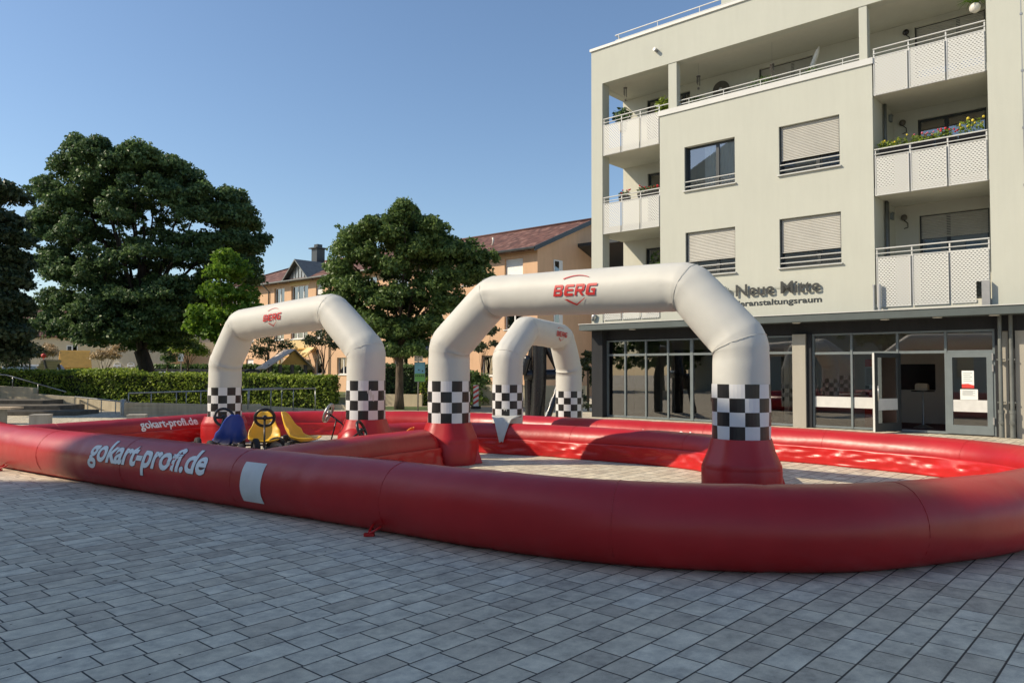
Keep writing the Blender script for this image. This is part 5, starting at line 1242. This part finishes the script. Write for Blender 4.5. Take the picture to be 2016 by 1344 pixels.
for x in (-1.0, -.4, .3, 1.1): v = MB(); v.box(x-.08, x+.08, -.5, -.34, 0, 1.9); v.build('post', 'wood_grey', t)
v = MB(); v.box(-1.0, 1.1, -.45, -.4, .3, 1.0); v.box(-1.1, 1.2, -.4, .7, .02, .25); v.build('counter', 'wood_light', t)
t = thing('bicycle_stand', 'dark rounded metal hoop stand by the left end of the apricot house', 'bicycle stand', (X(497, 42), 42, 0)); v = MB(); v.tube(bez([(-.45, 0, 0), (-.45, 0, 1.2), (-.3, 0, 1.55), (.3, 0, 1.55), (.5, 0, 1.2), (.5, 0, 0)], 4), .05, 8); v.tube([(-.45, 0, 1.05), (.5, 0, 1.05)], .03, 8); v.build('hoop', 'frame_dark', t, smooth=True)
t = thing('climbing_ramp', 'A shaped climbing frame with a pale slatted ramp at the left', 'play equipment', (X(98, 42), 42, 0))
v = MB(); v.hexa([(-.75, -.5, .9), (.0, -.5, 2.05), (.55, .2, 2.05), (-.2, .2, .9)], [(-.8, -.55, .98), (-.05, -.55, 2.13), (.5, .15, 2.13), (-.25, .15, .98)]); v.build('ramp', 'tarp', t)
v = MB()
for k in range(8): f = k/8; v.tube([(-.8+.75*f, -.62, 1.02+1.15*f), (-.25+.75*f, .08, 1.02+1.15*f)], .03, 5)
v.build('slats', 'wood_light', t)
v = MB(); v.tube([(.3, .2, 2.1), (1.0, .2, .0)], .07, 8); v.tube([(.0, -.5, 2.1), (.7, -.6, .0)], .07, 8); v.tube([(-.8, -.5, .95), (-.9, -.5, 0)], .06, 8); v.build('posts', 'wood_grey', t)
v = MB(); v.sphere((0, 0, .13), .13, 12); v.tube([(0, 0, 0), (0, 0, -2.6)], .03, 6); single('red_ball_post', v, 'paper_red', 'red ball on a thin post behind the slatted ramp', 'play equipment', (X(86, 44), 44, 2.25), smooth=True)
def car(name, label, loc, rz, mat, L_=4.2, H=1.45, van=False):
    t = thing(name, label, 'van' if van else 'car', (*loc, 0), rz); Wd = .88
    prof = [(-2.1, .35), (-2.12, .75), (-1.95, .92), (-1.55, 1.0), (-1.05, H-.1), (-.55, H), (.55, H), (1.15, 1.0), (1.95, .86), (2.1, .7), (2.1, .35)] if not van else [(-2.3, .35), (-2.3, 1.7), (-2.2, 1.95), (1.3, 1.95), (1.9, 1.2), (2.3, 1.05), (2.35, .35)]
    b_ = MB(); rg = []
    for y, k in ((-Wd, .93), (-Wd+.12, 1), (Wd-.12, 1), (Wd, .93)): rg.append([(x*(.98 if k < 1 else 1), y*(1 if z < 1.02 else .86), .3+(z-.3)*(k if z > 1 else 1)) for x, z in prof])
    b_.rings(rg); b_.build('body', mat, t, smooth=35)
    g_ = MB()
    for s in (-1, 1):
        y = s*(Wd*.90+.01)
        if not van: g_.face([(-1.42, y, 1.01), (1.0, y, 1.01), (.52, s*.80, H-.08), (-.55, s*.80, H-.08), (-1.0, s*.80, H-.16)])
        else: g_.face([(.4, s*.89, 1.2), (1.6, s*.89, 1.2), (1.2, s*.82, 1.8), (.4, s*.82, 1.8)])
    if not van: g_.face([(1.14, -.7, 1.02), (1.14, .7, 1.02), (.57, .62, H-.02), (.57, -.62, H-.02)]); g_.face([(-1.54, -.7, 1.02), (-1.54, .7, 1.02), (-1.07, .62, H-.1), (-1.07, -.62, H-.1)])
    g_.build('windows', 'screen_black', t)
    for x in (-1.35, 1.35):
        for y in (-.82, .82):
            w_ = MB(); w_.rings([[(x+rr_*cos(q), y+yy, .32+rr_*sin(q)) for q in (2*pi*j/18 for j in range(18))] for rr_, yy in ((.2, -.1), (.32, -.08), (.32, .08), (.2, .1))]); w_.build('wheel', 'tyre', t, smooth=50)
    for y in (-.6, .6): w_ = MB(); w_.sphere((2.04, y, .72), .1, 8, (.6, 1.4, .7)); w_.build('headlight', 'metal_white', t, smooth=True)
    return t
car('parked_car', 'dark blue parked car just over the hedge at the left', (X(172, 54), 54), radians(176), 'car_blue')
car('parked_car', 'silver parked car over the hedge, right of the huge trunk', (X(340, 56), 56), radians(170), 'car_silver')
car('parked_van', 'grey van parked behind the slatted climbing ramp', (X(78, 58), 58), radians(8), 'van_grey', van=True)
v = MB(); v.box(-.5, .5, -.3, .3, .55, 1.25); v.box(-.45, -.38, -.25, .25, 0, .55); v.box(.38, .45, -.25, .25, 0, .55); single('notice_box', v, 'sign_white', 'pale blue white notice box right of the huge trunk', 'notice box', (X(303, 50), 50, 0))
t = thing('street_sign', 'small blue sign on a post by the saplings', 'sign', (X(357, 55), 55, 0)); v = MB(); v.tube([(0, 0, 0), (0, 0, 2.7)], .05, 6); v.build('post', 'steel', t); v = MB(); v.box(-.2, .2, -.08, -.055, 2.2, 2.75); v.build('plate', 'sign_white', t)
v = MB(); v.box(-4, 4, -.1, .1, 0, 1.65); 
for k in range(16): v.box(-4+k*.5, -3.96+k*.5, -.115, -.101, 0, 1.62)
single('wood_fence', v, 'wood_grey', 'weathered board fence between the sapling and the left arch', 'fence', (X(410, 58), 58, 0))
v = MB(); v.hexa([(-3, 0, 0), (3, 0, 0), (3, 4, 0), (-3, 4, 0)], [(-3, 0, 2.0), (3, 0, 2.0), (3, 4, 2.0), (-3, 4, 2.0)])
def house(label, x, y, rz, L_, D, he, hr, wallm, roofm='roof_tiles', wins_=(), gable_front=False, name='house'):
    t = thing(name, label, 'building', (x, y, 0), rz); v = MB()
    v.box(-L_/2, L_/2, 0, D, 0, he)
    for s in (-1, 1): v.hexa([(s*(L_/2)-.15*s, 0.002, he), (s*(L_/2)-.15*s, D-.002, he), (s*(L_/2)-.15*s, D/2, hr)], [(s*L_/2, .002, he), (s*L_/2, D-.002, he), (s*L_/2, D/2, hr)])
    v.build('wall', wallm, t); r_ = MB()
    for a, b_ in ((-.4, D/2), (D+.4, D/2)):
        ze_ = he-.15; pts = [(-L_/2-.3, a, ze_), (L_/2+.3, a, ze_), (L_/2+.3, b_, hr+.05), (-L_/2-.3, b_, hr+.05)]; ln = math.hypot(b_-a, hr-ze_); r_.face(pts, [(0, 0), (L_+.6, 0), (L_+.6, ln), (0, ln)])
    o = r_.build('roof', roofm, t); q = o.modifiers.new('thick', 'SOLIDIFY'); q.thickness = .15
    for (wx, wz, ww, wh_, arched) in wins_:
        f = MB(); n = 10
        out = [(wx-ww/2, wz), (wx+ww/2, wz), (wx+ww/2, wz+wh_)]+([(wx+ww/2*cos(pi*k/n), wz+wh_+ww/2*.7*sin(pi*k/n)) for k in range(1, n)] if arched else [])+[(wx-ww/2, wz+wh_)]
        f.prism(out, -.06, -.002); o = f.build('window', 'frame_white', t); g_ = MB()
        for s in (-1, 1): g_.box(wx+s*ww*.24-ww*.17, wx+s*ww*.24+ww*.17, -.075, -.061, wz+.12, wz+wh_-.1)
        if arched: g_.prism([(wx+ww*.36*cos(pi*k/n), wz+wh_+.04+ww*.36*.7*sin(pi*k/n)) for k in range(0, n+1)], -.075, -.061)
        g_.build('pane', 'glass_dark', o)
    return t
Yh = 74
house('pale yellow two storey house with arched windows behind the huge tree', X(385, Yh), Yh, radians(-4), 12.5, 9, 6.3, 9.0, 'plaster_pale', wins_=((-2.4, 3.9, 1.3, 1.3, True), (2.6, 3.9, 1.3, 1.3, True), (2.9, .8, 2.0, .6, True), (-4.6, 3.9, 1.3, 1.3, True)))
house('pale grey outbuilding with small arched windows, left of the huge trunk', X(265, 70), 70, radians(-3), 6.4, 6, 4.2, 4.6, 'plaster_pale', 'zinc', wins_=((-1.6, 1.0, .7, 1.0, True), (-.3, 1.0, .7, 1.0, True), (1.0, 1.0, 1.0, 1.1, True)))
house('cream house with a red tiled gable roof at the far left', X(108, 76), 76, radians(24), 9, 8, 5.0, 7.9, 'plaster_pale', wins_=((-2.5, 2.8, 1.0, 1.2, False), (1.5, 2.8, 1.0, 1.2, False)))
house('small yellow roofed garden house under the huge crown', X(150, 62), 62, radians(35), 1.6, 1.6, 1.9, 3.0, 'plaster_pale', 'roof_yellow')
house('low sunlit yellow house front behind the birch at the left edge', X(20, 78), 78, radians(5), 9, 6, 3.6, 5.0, 'plaster_pale', wins_=((-1, 1.2, 1.1, 1.2, False), (2, 1.2, 1.1, 1.2, False)))

# ------------------------------------------------------------------ the other side of the square: a block that shades the foreground and shows in the glass
t = thing('apartment_block', 'tall plain apartment block across the square, outside the picture to the left', 'building', (-30, 0, 0)); EX, EY, EH = 8.0, 8.9, 19.45
holes = [(-8.6+k*2.6, -7.3+k*2.6, 1.2+j*3, 2.8+j*3) for k in range(7) for j in range(6)]
v = MB(); v.box(-EX+.3, EX-.3, -30, EY, 0, EH); v.box(-EX, EX, -30.3, EY, EH, EH+.25); v.build('wall', 'plaster_cream', t)
v = MB()
for k in range(10):
    for j in range(6): v.box(EX-.3, EX-.24, EY-2.6-k*3.4, EY-1.3-k*3.4, 1.2+j*3, 2.7+j*3)
v.build('windows', 'glass_dark', t)
tree('street_tree', 'broad tree across the square, outside the picture to the left', (-17.5, 0.0), [(0, 4.5, 2), (1.2, 5.5, 1.6), (-1.4, 5.6, 1.6), (0, 6.8, 1.5)], .2, 'leaf_mid', .16, 90, 2.0, .6, seed=21, sub=5, nlimb=5)
tree('street_tree', 'broad tree across the square farther back, outside the picture to the left', (-15.5, 8.0-4), [(0, 4.2, 1.6), (1, 5.2, 1.4), (-1, 5.2, 1.4)], .2, 'leaf_mid', .16, 90, 1.6, .6, seed=22, sub=5, nlimb=5)

for k, (x, y, h) in enumerate(((-31, 13.5, 6.0), (-33, 18.5, 6.8), (-31.5, 24, 6.2), (-36, 9.8, 6.5), (-24.6, 33.0, 6.6))):
    tree('street_tree', 'round street tree across the square outside the picture, number not shown in the photo' if 0 else ('round street tree outside the picture at the left, ' + ('nearest the block corner', 'second from the block corner', 'third from the block corner', 'hidden behind the block corner', 'behind the dark tree at the edge')[k]), (x, y), [(0, h*.62, 1.9), (1.3, h*.55, 1.5), (-1.3, h*.58, 1.5), (0, h*.85, 1.2), (.3, h*.4, 1.5)], .18, 'leaf_mid', .2, 60, 1.8, .7, seed=31+k, sub=4, nlimb=4, fork=1.6)
